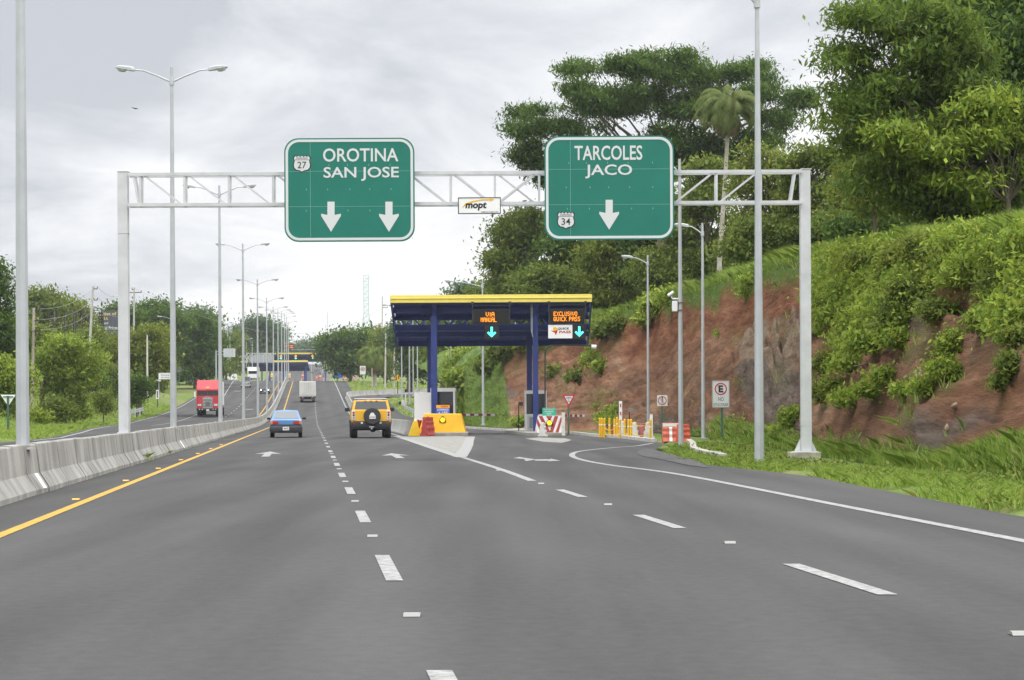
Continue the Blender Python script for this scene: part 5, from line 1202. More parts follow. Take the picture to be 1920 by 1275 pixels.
# poles and their wires
def pole(name, label, pxt, pyt, pxb, pyb, Y, r, mm, arm=None, group='utility poles'):
    b, t_ = P(pxb, pyb, Y), P(pxt, pyt, Y); p = thing(name, label, 'pole', b, 0, group); m = MB(); m.cyl((0, 0, -.5), t_-b, r*1.25, r*.8, 10); m.build('shaft', mm, p, smooth=40)
    if arm:
        e = t_-b
        for z, L0, L1 in arm:
            m = MB(); m.bar((e.x+L0, 0, e.z-z), (e.x+L1, 0, e.z-z), .1)
            for q in (L0, L1): m.cyl((e.x+q, 0, e.z-z), (e.x+q, 0, e.z-z+.28), .05, .04, 8)
            m.build('crossarm', DARK, p)
    return t_
CPOLE = mat('pole_concrete', (.48, .46, .42), .9, var=.1)
w1 = pole('utility_pole', 'leaning pale concrete pole with three insulators above the billboards', 174.5, 537, 165.5, 690, 250, .14, CPOLE, [(.3, .1, .5), (1.6, .1, .5), (2.8, .1, .5)])
w2 = pole('utility_pole', 'pole with a crossarm rising from the trees right of the left gantry leg', 251.5, 541, 250.5, 690, 270, .12, CPOLE, [(.5, -.8, .9), (.15, -.25, .05)])
w3 = pole('utility_pole', 'bare tan wooden pole in front of the light green tree on the left', 63.5, 577, 58, 800, 165, .13, WOOD, [(.2, .0, .45), (1.0, .0, .45), (1.8, .0, .45)])
w4 = pole('utility_pole', 'short white pole standing on the slope right of the left gantry leg', 276, 628, 276.5, 735, 215, .09, mat('pole_white', (.62, .60, .52), .8))
w5 = pole('utility_pole', 'thin grey pole against the dark trees at the left', 102, 556, 102, 640, 300, .1, CPOLE)
pole('utility_pole', 'tall thin grey pole left of the toll roof with a crossarm', 717, 556, 716.5, 690, 420, .12, CPOLE, [(2.2, 0, 1.0)])
pole('utility_pole', 'pale pole behind the left edge of the toll roof, longer one', 723.5, 612, 722, 722, 360, .13, CPOLE); pole('utility_pole', 'pale tan pole under the left edge of the toll roof', 740, 600, 738.5, 722, 350, .13, WOOD)
pole('utility_pole', 'greenish pole right of the blue toll post', 831.5, 600, 830, 722, 330, .12, mat('pole_green', (.33, .40, .30), .9)); pole('utility_pole', 'short pale post on the grass by the round-crowned palm', 697.5, 690, 697.8, 722, 380, .1, WOOD)
for pxt, pyt, pxb, pyb, Y, lb in ((427, 606, 427, 700, 420, 'tall grey mast behind the trees left of the toll roofs'), (431, 620, 431.5, 690, 470, 'thin grey mast behind the third median lamp post'), (446, 635, 446, 690, 480, 'short grey mast by the far grey sign back'), (473, 640, 473, 690, 500, 'slim grey mast among the far trees'), (614, 585, 614.5, 640, 720, 'faint mast over the trees right of the far toll roof')):
    pole('mast', lb, pxt, pyt, pxb, pyb, Y, .09, GALV, group='thin masts in the distance')
WIRE = mat('wire', (.25, .25, .26), .6)
def wire(a, b, sag, label, r=.02):
    o = a.copy(); t = thing('power_line', label, 'cable', o); m = MB(); n = 12; m.tube([(b-a)*(i/n)-V((0, 0, 4*sag*(i/n)*(1-i/n))) for i in range(n+1)], r, 4); m.build('cable', WIRE, t)
for k, z in enumerate((.2, 1.5, 2.7)):
    nm = ('top', 'middle', 'bottom')[k]
    wire(w1+V((.5, 0, -z+.2)), w2+V((-.8+.6*k, 0, -.3-1.2*k)), 1.0, nm+' wire from the leaning pole to the crossarm pole')
    wire(w3+V((.45, 0, -.1-.8*k)), w1+V((.1, 0, -z)), .6, nm+' wire from the tan wooden pole to the leaning pole')
wire(w2, P(720, 575, 500), 6, 'long thin wire crossing the sky towards the toll roof', .018)
# transmission tower far behind
s = Pic('lattice_tower', 'tall pale green lattice mast on the horizon left of the toll roof', 'tower', 687, 640, 900); m = MB()
def leg(p, q, w_=.22): a, b = s.l(*p), s.l(*q); m.bar((a[0], 0, a[1]), (b[0], 0, b[1]), w_); m.bar((a[0], 1.8, a[1]), (b[0], 1.8, b[1]), w_)
leg((681.3, 516), (682, 587)); leg((691, 516), (691, 587)); leg((682, 587), (676, 640), .28); leg((691, 587), (698.5, 640), .28)
for i in range(12):
    y = 516+71*i/12; y2 = 516+71*(i+1)/12
    leg((681.5, y), (691, y), .12); leg(((681.5, y), (691, y))[i % 2], ((691, y2), (681.7, y2))[i % 2], .12)
for i in range(4): y = 587+13*i; y2 = y+13; xl, xr = 682-6*i/4, 691+7.5*i/4; leg((xl, y), (xr, y), .14); leg((xl, y), (xr+1.8, y2), .12); leg((xr, y), (xl-1.5, y2), .12)
m.build('lattice', mat('tower_green_hazed', (.52, .66, .64), .6), s.o)  # green paled in the colour itself to stand for distance haze
# signs and bits behind the toll
s = board('speed_sign', 'white speed limit sign with a red ring beyond the curving barrier', 'road sign', 675, 686, 685.5, 702, 375, [(675, 686, 685.5, 702, REFL)], [('80', 678, 690, 682.6, 694.5, BLACK)], post=722)
m = MB(); a = s.l(680.3, 692); ring(m, circ(a[0], a[1], 4*s.k), circ(a[0], a[1], 3.1*s.k), -.04, -.032); m.build('ring', RED, s.o)
s = Pic('warning_sign', 'yellow diamond warning sign on a black post by the slip road', 'road sign', 745.5, 737, 235); m = MB(); s.poly(m, [(739.5, 708.5), (745.5, 702.3), (751.5, 708.5), (745.5, 714.8)], -.03, 0); m.build('panel', mat('warn_yellow', (.85, .42, .01), .5), s.o)
m = MB(); s.rect(m, 742.6, 706, 744, 711, -.036, .005); s.rect(m, 747, 706, 748.4, 711, -.036, .005); s.poly(m, [(741.6, 711.5), (743.3, 713), (745, 711.5)], -.036, -.031); s.poly(m, [(746, 706), (747.7, 704.6), (749.4, 706)], -.036, -.031); m.build('pictogram', BLACK, s.o); m = MB(); s.rect(m, 744.9, 704, 746.1, 739, .002, .06); m.build('post', BLACK, s.o)
board('information_sign', 'far blue information board near the far toll roofs, left one', 'road sign', 625.5, 697.5, 633, 709, 520, [(625.5, 697.5, 633, 709, TBLUE)], [], post=713, pm=GALV); board('information_sign', 'far blue information board near the far toll roofs, right one', 'road sign', 634, 697, 641.5, 708.5, 520, [(634, 697, 641.5, 708.5, TBLUE)], [], post=713, pm=GALV)
board('warning_sign', 'far small orange sign beside the blue boards', 'road sign', 643, 700, 648, 708, 520, [(643, 700, 648, 708, TOR)], [], post=713, pm=GALV)
def house(label, x0, x1, ytop, ybot, Y, wallm, roofm, rh=1.2):
    h = Pic('building', label, 'building', (x0+x1)/2, ybot, Y); a, b = h.l(x0, ybot), h.l(x1, ytop); wd, ht = b[0]-a[0], b[1]; cx = (a[0]+b[0])/2
    m = MB(); m.box(cx, 4, ht/2-.4, wd, 8, ht+.6); m.build('wall', wallm, h.o); m = MB(); m.prism_x([(-.4, ht-.1), (4, ht+rh), (8.4, ht-.1), (8.4, ht-.2), (-.4, ht-.2)], cx-wd/2-.3, cx+wd/2+.3); m.build('roof', roofm, h.o)
    for i in range(3): m = MB(); m.box(cx+wd*(-.3+.3*i), -.02, ht*.5, wd*.14, .05, ht*.35); m.build('window', GLASS, h.o)
house('low white building half hidden by the slope right of the blue post', 856, 884, 707, 722, 300, WHITE, WHITE, .5)
house('pale roofed shed glimpsed under the empty billboard frame', 124, 167, 640, 655, 310, mat('shed_grey', (.5, .52, .52), .7), ALU, .6)
house('pinkish house behind the far tree right of the main road', 640, 668, 690, 709, 560, mat('pink_wall', (.50, .36, .30), .8), mat('tin_roof', (.46, .38, .34), .7), 1.0)
for px, py0, py1, Y, mm, lb in ((509.5, 699, 707, 560, SAFETY, 'yellow drum at the far toll plaza, left one'), (543, 699, 708, 560, SAFETY, 'yellow drum at the far toll plaza, right one'), (567.5, 700, 709, 560, ORANGE, 'red and white drum by the far toll post'), (594, 704, 712, 520, ORANGE, 'orange drum on the far road, left one'), (600.5, 701, 712, 520, ORANGE, 'orange drum on the far road, right one')):
    s = Pic('traffic_drum', lb, 'drum', px, py1, Y, 'traffic drums at the far plaza'); m = MB(); s_ = s.k; h_ = (py1-py0)*s_; m.cyl((0, 0, 0), (0, 0, h_), .3, .22, 12); m.cyl((0, 0, 0), (0, 0, .08), .42, n=12); m.build('body', mm, s.o); m = MB(); m.cyl((0, 0, h_*.55), (0, 0, h_*.7), .275, .26, 12); m.build('band', WHITE, s.o)
s = Pic('parapet', 'pale concrete end block beside the road right of the box truck', 'barrier', 614, 712, 500); m = MB(); s.poly(m, [(611, 713), (618.5, 714), (618.5, 696), (616, 684), (614, 696)], 0, 1.2); m.build('block', CONC2, s.o)
s = Pic('junction_cabinet', 'small white and black device posts on the grass behind the first booth', 'cabinet', 760, 765, 200); m = MB(); s.rect(m, 753, 750, 757, 760, 0, .3); s.rect(m, 759.5, 736, 761.5, 760, 0, .1); s.rect(m, 757, 752, 763, 760, .1, .3); m.build('box', WPL, s.o); m = MB(); s.rect(m, 758.8, 730, 762.4, 736, 0, .15); s.rect(m, 748, 753, 752, 758, 0, .3); m.build('device', BLACK, s.o)
# a bird in the sky
s = Pic('bird', 'tiny dark bird gliding in the sky left of the twin lamp post', 'bird', 254, 204, 160); m = MB(); m.loft([[V((-.16+x*1, y*.5, .02+z)) for y, z in ((-r, 0), (0, r), (r, 0), (0, -r))] for x, r in ((-.02, .005), (.06, .03), (.16, .045), (.26, .035), (.32, .01))]); b_ = m.build('body', BLACK, s.o, smooth=60)
m = MB(); m.add([(.0, -.05, .02), (.1, .05, .02), (-.22, .02, .13), (-.34, .08, .11), (.02, -.05, .02), (.1, -.05, .02), (.30, -.10, -.06), (.22, -.16, -.02)], [(0, 1, 3, 2), (4, 5, 6, 7)]); m.build('wings', BLACK, s.o)
# ------------------------------------------------------------------ trees, shrubs and grass
def leaf_mat(name, c0, c1, c2, trans=.38):
    m = bpy.data.materials.new(name); m.use_nodes = True; n, l = m.node_tree.nodes, m.node_tree.links; n.clear()
    o = n.new('ShaderNodeOutputMaterial'); at = n.new('ShaderNodeAttribute'); at.attribute_name = 'tint'
    r = n.new('ShaderNodeValToRGB'); l.new(at.outputs['Fac'], r.inputs[0]); e = r.color_ramp.elements
    e[0].position, e[0].color = .1, (*c0, 1); e[1].position, e[1].color = .92, (*c2, 1); q = e.new(.5); q.color = (*c1, 1)
    d = n.new('ShaderNodeBsdfDiffuse'); t = n.new('ShaderNodeBsdfTranslucent'); g = n.new('ShaderNodeBsdfGlossy'); g.inputs['Roughness'].default_value = .42
    hs = n.new('ShaderNodeHueSaturation'); hs.inputs['Hue'].default_value = .478; hs.inputs['Value'].default_value = 1.25; l.new(r.outputs[0], hs.inputs['Color'])
    l.new(r.outputs[0], d.inputs[0]); l.new(hs.outputs[0], t.inputs[0]); g.inputs[0].default_value = (.5, .55, .5, 1)
    m1, m2 = n.new('ShaderNodeMixShader'), n.new('ShaderNodeMixShader'); m1.inputs[0].default_value = trans; m2.inputs[0].default_value = .018
    l.new(d.outputs[0], m1.inputs[1]); l.new(t.outputs[0], m1.inputs[2]); l.new(m1.outputs[0], m2.inputs[1]); l.new(g.outputs[0], m2.inputs[2]); l.new(m2.outputs[0], o.inputs[0])
    return m
LM = {'deep': leaf_mat('leaf_deep', (0.045, 0.091, 0.019), (0.076, 0.143, 0.027), (0.136, 0.212, 0.041)),
      'mid': leaf_mat('leaf_mid', (0.077, 0.122, 0.021), (0.137, 0.198, 0.034), (0.238, 0.279, 0.054)),
      'olive': leaf_mat('leaf_olive', (0.087, 0.132, 0.022), (0.167, 0.222, 0.037), (0.295, 0.321, 0.061)),
      'fresh': leaf_mat('leaf_fresh', (0.119, 0.194, 0.028), (0.226, 0.323, 0.043), (0.362, 0.430, 0.069)),
      'grass': leaf_mat('grass_blade', (.16, .27, .044), (.25, .39, .064), (.42, .47, .15), .5),
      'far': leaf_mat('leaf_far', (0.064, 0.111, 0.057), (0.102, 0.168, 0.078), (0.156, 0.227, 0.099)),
      'canopy': leaf_mat('leaf_canopy', (.055, .100, .018), (.115, .190, .030), (.21, .285, .05), .42),
      'palm': leaf_mat('leaf_palm', (.10, .14, .040), (.16, .21, .065), (.25, .26, .10)),
      'dead': leaf_mat('leaf_dead', (.17, .125, .07), (.25, .20, .12), (.30, .28, .17), .2)}
def unit(a): return a/np.maximum(1e-9, np.linalg.norm(a, axis=1, keepdims=True))
def foliage(blobs, n, Ln, Wd, rng, per=14, spread=1.7, droop=.25, flat=.5, shell=.55, rough=.22):
    B = np.array(blobs, float); wgt = B[:, 3]*B[:, 5]; wgt /= wgt.sum(); nc = max(1, n//per)
    bi = rng.choice(len(B), nc, p=wgt); d = unit(rng.normal(size=(nc, 3)))
    d[:, 2] = np.where(d[:, 2] < -.35, -d[:, 2], d[:, 2])
    r = 1-shell*rng.random(nc)**1.6; r *= 1+rough*rng.normal(size=nc)*.8
    c = B[bi, :3]+d*r[:, None]*B[bi, 3:6]
    ct = rng.normal(.47, .23, nc)
    ci = np.repeat(np.arange(nc), per); N_ = len(ci)
    off_ = rng.normal(size=(N_, 3))*Ln*spread*np.array([1, 1, .55]); p = c[ci]+off_
    od = d[ci]
    t = unit(rng.normal(size=(N_, 3))+od*.7+np.array([0, 0, -droop*2]))
    nn = unit(rng.normal(size=(N_, 3))*(1-flat)+np.array([0, 0, flat*1.6])+od*.35)
    nn = unit(nn-t*(nn*t).sum(1, keepdims=True)); b = np.cross(nn, t)
    s = (np.exp(rng.normal(0, .32, N_))*np.repeat(np.exp(rng.normal(0, .2, nc)), per)).clip(.4, 2.0)[:, None]
    v = np.stack([p-t*Ln*.5*s, p+b*Wd*.5*s-t*Ln*.05*s-nn*Ln*.06*s, p+t*Ln*.5*s-nn*Ln*.12*s, p-b*Wd*.5*s-t*Ln*.05*s-nn*Ln*.06*s], 1).reshape(-1, 3)
    f = np.arange(N_*4).reshape(-1, 4); tint = np.clip(ct[ci]+rng.normal(0, .13, N_), 0, 1)
    return v, f, tint
def auto_blobs(x0, y0, x1, y1, n, rr, taper=.25):
    o = []; w_, h = x1-x0, y1-y0; n = int(n*2.3); ph = rr.uniform(0, 6)
    for i in range(n):
        v = (i+.5)/n; u = rr.uniform(-1, 1); rx = w_*rr.uniform(.075, .165); ry = min(h*.22, rx*rr.uniform(.45, .85))
        wid = math.sin(math.pi*(.13+.75*v))**.6*(1+.16*math.sin(7*v+ph)+.1*math.sin(13*v+2*ph))
        o.append((x0+w_*.5+u*(w_*.53*wid-rx*.7), y0+ry+(h-2*ry)*v, rx, ry))
    return o
def pads(bl, rr, per=4):
    o = []
    for x, y, rx, ry in bl:
        for i in range(max(2, int(per*rx/60))):
            a = rr.uniform(0, 6.283); q = rr.random()**.5; w_ = rr.uniform(16, 34); o.append((x+math.cos(a)*q*rx*.95, y+math.sin(a)*q*ry, w_, w_*rr.uniform(.26, .42)))
    return o
def tree(label, blobs, Y, base, kind, n, Ln, Wd, seed, name='broadleaf_tree', trunk_r=None, group=None, limbs=True, bark=BARK, depth=.9, dspread=.5, flat=.5, droop=.25, shell=.55, per=14, spread=1.7, cat='tree', fork=None, rough=.22, nbr=3):
    n = int(n*2.2); Ln *= .66; Wd *= .66; spread *= 1.35
    rr = random.Random(seed); rng = np.random.default_rng(seed); b0 = P(base[0], base[1], Y)
    t = thing(name, label, cat, b0, 0, group); k = Y/F; bl = []
    xs = [b[0] for b in blobs]; span = (max(xs)-min(xs))*k
    for q in blobs:
        dy = q[4]*1.0 if len(q) > 4 else rr.uniform(-1, 1)*span*dspread*.5
        Yq = Y+dy; c = P(q[0], q[1], Yq)-b0; kk = Yq/F; rx, rz = q[2]*kk, q[3]*kk; bl.append((c.x, c.y, c.z, rx, (rx*.6+rz*.4)*depth*1.1, rz))
    v, f, ti = foliage(bl, n, Ln, Wd, rng, per=per, spread=spread, flat=flat, droop=droop, shell=shell, rough=rough)
    np_mesh('crown', v, f, LM[kind], t, ti)
    if limbs:
        m = MB(); cx = sum(b[0] for b in bl)/len(bl); cy = sum(b[1] for b in bl)/len(bl); zmin = min(b[2]-b[5] for b in bl); top = max(b[2] for b in bl)
        fk = V((0, 0, max(.6, zmin+.1*(top-zmin)))) if fork is None else P(fork[0], fork[1], Y)-b0
        r0 = trunk_r or max(.12, top*.022)
        m.tube([(0, 0, -1.0), (0, 0, 0), fk*.5+V((r0*.3, 0, 0)), fk], [r0*1.35, r0*1.15, r0, r0*.85], 10)
        for b in (bl if len(bl) < 60 else rr.sample(bl, 36)):
            e = V(b[:3]); mid = fk.lerp(e, .5)+V((rr.uniform(-.1, .1), rr.uniform(-.1, .1), .06))*(e-fk).length
            m.tube([fk-V((0, 0, .3)), mid, e, e+V((rr.uniform(-1, 1)*b[3], rr.uniform(-1, 1)*b[4], .3*b[5]))*.5], [r0*(.55 if len(bl) < 24 else .30), r0*(.30 if len(bl) < 24 else .19), r0*.10, r0*.04], 6)
            for j in range(nbr):
                q = mid.lerp(e, rr.uniform(.1, .7)); m.tube([q, q+V((rr.uniform(-1, 1)*b[3], rr.uniform(-1, 1)*b[4], rr.uniform(.1, .8)*b[5]))*.75], [r0*.10, r0*.03], 5)
        m.build('trunk', bark, t, smooth=60)
    return t
from mathutils.bvhtree import BVHTree
bank_bvh = BVHTree.FromPolygons([tuple(p) for p in bv], bf)
def hit(px, py, dflt=60):
    o = V((0, 0, EYE)); d = (P(px, py, 10)-o).normalized(); h = bank_bvh.ray_cast(o, d, 600); return h[0] if h[0] is not None else P(px, py, dflt)

# the wide flat-topped tree
UB = [(1235, 150, 120, 30), (1130, 165, 80, 28), (1080, 195, 90, 26), (1025, 235, 70, 24), (975, 225, 32, 16), (1330, 150, 80, 30), (1160, 210, 110, 24), (1260, 195, 120, 26), (1390, 185, 80, 30), (1455, 165, 50, 26), (1485, 195, 42, 16), (1440, 225, 55, 20),
      (1330, 225, 80, 24), (1010, 285, 60, 22), (985, 312, 34, 16), (1090, 250, 60, 16), (1300, 265, 90, 22), (1380, 265, 60, 20), (1245, 120, 70, 16), (1190, 132, 70, 18), (1085, 130, 45, 12), (1420, 135, 40, 12), (960, 245, 26, 8), (1510, 185, 22, 8), (1010, 335, 22, 12), (1280, 300, 70, 18), (1030, 340, 24, 14)]
tree('huge umbrella-shaped tree with a flat spreading crown behind the TARCOLES sign', pads(UB+[(1340, 300, 60, 20), (1420, 265, 50, 18), (1385, 310, 40, 14), (1060, 300, 30, 20), (1470, 245, 30, 12)], random.Random(4), 5), 188, (1250, 528), 'deep', 46000, .58, .18, 11, trunk_r=.5, depth=1.0, dspread=.5, flat=.7, droop=.08, shell=.8, per=14, spread=1.15, fork=(1230, 340), rough=.25, nbr=1)
# palm
def palm(label, base, top, Y, fl, n, seed, r0=.16, kind='olive', dead=True, mid=None, droopy=1.0):
    rr = random.Random(seed); b0 = P(*base, Y); t = thing('palm_tree', label, 'palm', b0); e = P(*top, Y)-b0; m = MB()
    md = (P(*mid, Y)-b0) if mid else e*.5
    m.tube([(0, 0, -.8), (0, 0, .2), md, e*.78+md*.1, e], [r0*1.25, r0, r0*.85, r0*.8, r0*.7], 10); m.build('trunk', PBARK, t, smooth=60)
    def fr(cnt, e0, e1, kd, nm, L):
        V_, F_, T_ = [], [], []
        for i in range(cnt):
            az = rr.uniform(0, 2*math.pi); el = rr.uniform(e0, e1); tt = rr.uniform(.2, .8); p = e.copy(); h = V((math.cos(az), math.sin(az), 0)); seg = 12; ang = el; ln = L*rr.uniform(.8, 1.1)
            for s_ in range(seg):
                dirn = h*math.cos(ang)+V((0, 0, math.sin(ang))); q = p+dirn*ln/seg; sd = dirn.cross(V((0, 0, 1))); sd = sd.normalized() if sd.length > .05 else V((1, 0, 0))
                for sg in (-1, 1):
                    for u in (0, .33, .66):
                        a = p.lerp(q, u); lf = L*.24*(1-abs(s_/seg-.35)*.9); tip = a+sd*sg*lf*.8+dirn*lf*.35-V((0, 0, lf*.65*droopy)); wv = dirn*.028*L/2
                        i0 = len(V_); V_ += [a-wv, a+wv, tip]; F_.append((i0, i0+1, i0+2)); T_.append(min(1, max(0, tt+rr.uniform(-.2, .2))))
                i0 = len(V_); V_ += [p-sd*.02, p+sd*.02, q]; F_.append((i0, i0+1, i0+2)); T_.append(.9)
                p = q; ang -= (.10+.22*s_/seg)*1.25
        np_mesh(nm, np.array([tuple(x) for x in V_]), np.array(F_), LM[kd], t, np.array(T_))
    fr(n, .15, 1.5, kind, 'fronds', fl)
    if dead: fr(n//2, -1.25, -.2, 'dead', 'dead_fronds', fl*.8)
    return t
palm('slim palm with a shaggy green and brown head in front of the umbrella tree', (1349, 495), (1367, 205), 142, 3.1, 60, 3, kind='palm', mid=(1360, 330))
# big near tree, upper right
T1 = [(1640, 40, 62, 30), (1590, 30, 36, 18), (1600, 105, 48, 26), (1560, 120, 26, 14), (1700, 95, 70, 40), (1770, 40, 70, 40), (1690, 20, 60, 26), (1610, 205, 48, 22), (1560, 228, 28, 10), (1585, 175, 30, 14), (1680, 180, 66, 34), (1760, 160, 70, 44), (1850, 190, 80, 46), (1720, 255, 74, 36), (1640, 265, 50, 22), (1590, 275, 30, 14),
      (1820, 270, 86, 46), (1905, 270, 60, 60), (1700, 325, 60, 26), (1780, 335, 74, 36), (1650, 318, 40, 18), (1890, 350, 60, 36), (1990, 250, 90, 80), (2080, 150, 100, 110), (1740, 385, 60, 26), (1690, 372, 44, 20), (1620, 345, 26, 14), (1830, 395, 60, 28), (1640, 150, 40, 20), (1740, 215, 60, 26), (1810, 100, 70, 40)]
T1 = [(x+R.uniform(-14, 14)+dx*a*.6, y+R.uniform(-8, 8)+dy*b*.7, a*.58, b*.58) for x, y, a, b in T1 for dx, dy in ((-.5, -.4), (.55, .1), (-.05, .55))]
tree('large overhanging tree with long drooping leaves filling the upper right corner', T1, 70, (1885, 505), 'canopy', 42000, .33, .09, 21, trunk_r=.22, dspread=.3, flat=.40, droop=.45, shell=.75, per=9, spread=1.2, fork=(1870, 360), nbr=1, depth=1.2)
tree('light green leafy branches hanging in front of the overhanging crown at the right edge', pads([(1700, 300, 60, 30), (1790, 280, 80, 34), (1880, 260, 80, 50), (1930, 330, 60, 40), (1760, 345, 60, 24), (1850, 360, 50, 30), (1830, 215, 50, 20), (1690, 240, 40, 16), (1960, 220, 60, 60)], random.Random(15), 4), 68, (1890, 500), 'fresh', 8000, .34, .115, 24, trunk_r=.10, dspread=.4, flat=.5, droop=.35, per=9, spread=1.2, depth=1.6, nbr=0)
tree('feathery tree at the left side of the overhanging crown', auto_blobs(1578, 170, 1710, 390, 10, random.Random(16)), 82, (1640, 480), 'olive', 6000, .36, .12, 25, trunk_r=.09, dspread=.3, flat=.4, droop=.45, per=9, nbr=1)
tree('darker tree crown at the top right corner behind the overhanging tree', [(1870, 30, 70, 55), (1900, 90, 80, 50), (1830, 75, 50, 35), (1960, 60, 90, 80), (1950, 140, 90, 60), (1850, 130, 60, 40), (1800, 10, 60, 30)], 80, (1925, 470), 'deep', 8500, .36, .13, 22, trunk_r=.2, flat=.35, droop=.4, per=10)
tree('shaded leafy tree with thin dark stems below the overhanging crown at the right edge', [(1760, 390, 70, 45), (1840, 400, 70, 50), (1910, 410, 60, 60), (1700, 370, 55, 30), (1650, 390, 50, 35), (1980, 400, 70, 70)], 84, (1880, 485), 'mid', 7000, .32, .14, 23, trunk_r=.13, flat=.4, per=10)
# woods behind the crest of the bank
W = [('round yellow-green tree right of the palm trunk behind the gantry truss', (1385, 275, 1500, 505), 128, (1440, 490), 'olive', 9000, .34, .17, 31, 16),
     ('bushy tree behind the right gantry post', (1475, 275, 1600, 500), 120, (1530, 500), 'mid', 9500, .34, .17, 32, 16),
     ('light green tree in the gap right of the gantry post', (1560, 300, 1690, 480), 112, (1620, 470), 'olive', 6000, .32, .16, 33, 12),
     ('dark tree between the TARCOLES sign and the palm trunk', (1265, 300, 1375, 530), 150, (1318, 520), 'mid', 8500, .40, .19, 34, 14),
     ('tall dark green tree behind the lower left of the TARCOLES sign', (1010, 400, 1130, 600), 178, (1070, 600), 'deep', 8500, .48, .22, 35, 15),
     ('rounded tree with a ragged left edge, leftmost of the wood on the bank', (912, 395, 1030, 560), 190, (975, 640), 'mid', 8500, .52, .22, 36, 16),
     ('yellowish tree below the TARCOLES sign', (1100, 420, 1210, 580), 168, (1150, 590), 'olive', 8000, .44, .2, 37, 14),
     ('dense tree right of the tan tree trunk under the TARCOLES sign', (1180, 400, 1290, 540), 165, (1265, 545), 'deep', 7500, .44, .2, 38, 14),
     ('low leafy tree on the bank edge above the toll roof', (960, 500, 1120, 620), 172, (1045, 630), 'mid', 8500, .44, .2, 39, 14),
     ('deep green wood filling the back of the plateau behind the palm', (1010, 440, 1600, 560), 215, (1300, 590), 'deep', 15000, .6, .28, 49, 22), ('undergrowth along the grass crest between the palm trunk and the gantry post', (1360, 410, 1560, 500), 122, (1450, 500), 'mid', 7000, .34, .17, 45, 14), ('undergrowth in the shade of the overhanging tree', (1560, 400, 1760, 480), 92, (1650, 480), 'deep', 6500, .3, .15, 46, 12), ('dark undergrowth at the foot of the overhanging tree', (1740, 410, 1960, 490), 88, (1850, 480), 'deep', 6500, .3, .15, 47, 12), ('undergrowth around the thick tan trunk', (1180, 470, 1330, 545), 150, (1250, 545), 'mid', 5000, .36, .18, 48, 10),
     ('small tree with feathery top above the right part of the toll roof', (925, 500, 1000, 600), 196, (960, 650), 'mid', 4200, .5, .2, 40, 9),
     ('distant tree top showing above the middle of the toll roof', (842, 536, 905, 600), 262, (872, 720), 'far', 3000, .65, .3, 41, 8),
     ('far tree rising between the toll roof and the wood', (890, 535, 960, 620), 255, (925, 715), 'mid', 3800, .62, .3, 42, 9)]
for lb, bb, Y, base, kd, n, Ln, Wd, sd, nb in W:
    tree(lb, auto_blobs(*bb, nb, random.Random(sd)), Y, base, kd, n, Ln, Wd, sd, dspread=.7, trunk_r=.25)
# two bare trunks standing out of the wood
for lb, a, b, Y, r in (('thick tan trunk standing at the edge of the bank below the TARCOLES sign', (1246, 540), (1240, 455), 160, .42), ('slender pale trunk beside the thick tan trunk', (1268, 540), (1268, 440), 158, .14)):
    b0 = P(*a, Y); t = thing('broadleaf_tree', lb, 'tree', b0); e = P(*b, Y)-b0; m = MB(); m.tube([(0, 0, -1), (0, 0, 0), e*.6, e, e*1.5+V((r, 0, 0))], [r*1.2, r*1.05, r*.92, r*.85, r*.6], 12); m.build('trunk', mat('tan_bark', (.26, .20, .15), .95, var=.25, vscale=2) if r > .3 else PBARK, t, smooth=60)
    k = Y/F; v, f, ti = foliage([(e.x*1.5, e.y, e.z*1.55, 2.0, 2.0, 1.0), (e.x+1.2, e.y+1, e.z*1.4, 1.5, 1.5, .8)], 1200, .42, .2, np.random.default_rng(int(r*100))); np_mesh('crown', v, f, LM['mid'], t, ti)
# behind the toll lanes and along the main road
B = [('dark trees under the left part of the toll roof', (735, 600, 800, 712), 300, (768, 722), 'far', 4200, .75, .36, 51, 10), ('green tree behind the blue toll posts', (795, 590, 870, 712), 290, (830, 722), 'mid', 4600, .72, .34, 52, 11),
     ('leafy tree behind the pale bare trunks', (862, 580, 945, 690), 262, (905, 700), 'deep', 5000, .62, .3, 53, 11), ('light green bush right of the white building', (840, 655, 905, 722), 235, (870, 740), 'fresh', 3500, .5, .26, 54, 8),
     ('dark dome-shaped tree beside the main road beyond the box truck', (600, 618, 712, 706), 432, (656, 722), 'deep', 7500, .95, .42, 55, 15), ('yellow-green tree behind the round palm', (700, 618, 745, 705), 410, (722, 722), 'olive', 3600, .85, .4, 56, 8),
     ('low hillside trees at the end of the road', (575, 642, 625, 664), 1000, (600, 672), 'far', 1800, 2.0, 1.0, 57, 7), ('far trees right of the lattice mast foot', (655, 628, 730, 672), 640, (690, 690), 'far', 2800, 1.3, .6, 58, 8),
     ('far dark trees at the left end of the distant hill', (540, 648, 580, 668), 1050, (560, 676), 'far', 1500, 2.0, 1.0, 59, 6)]
for lb, bb, Y, base, kd, n, Ln, Wd, sd, nb in B: tree(lb, auto_blobs(*bb, nb, random.Random(sd)), Y, base, kd, n, Ln, Wd, sd, dspread=.8, trunk_r=.35)
palm('short palm with a round drooping head beyond the curving barrier', (703, 722), (703, 672), 385, 4.6, 60, 7, .35, 'mid', True, None, 1.2)
palm('fuller palm with arching fronds behind the toll posts', (845, 722), (790, 655), 300, 4.8, 46, 8, .3, 'deep', False)
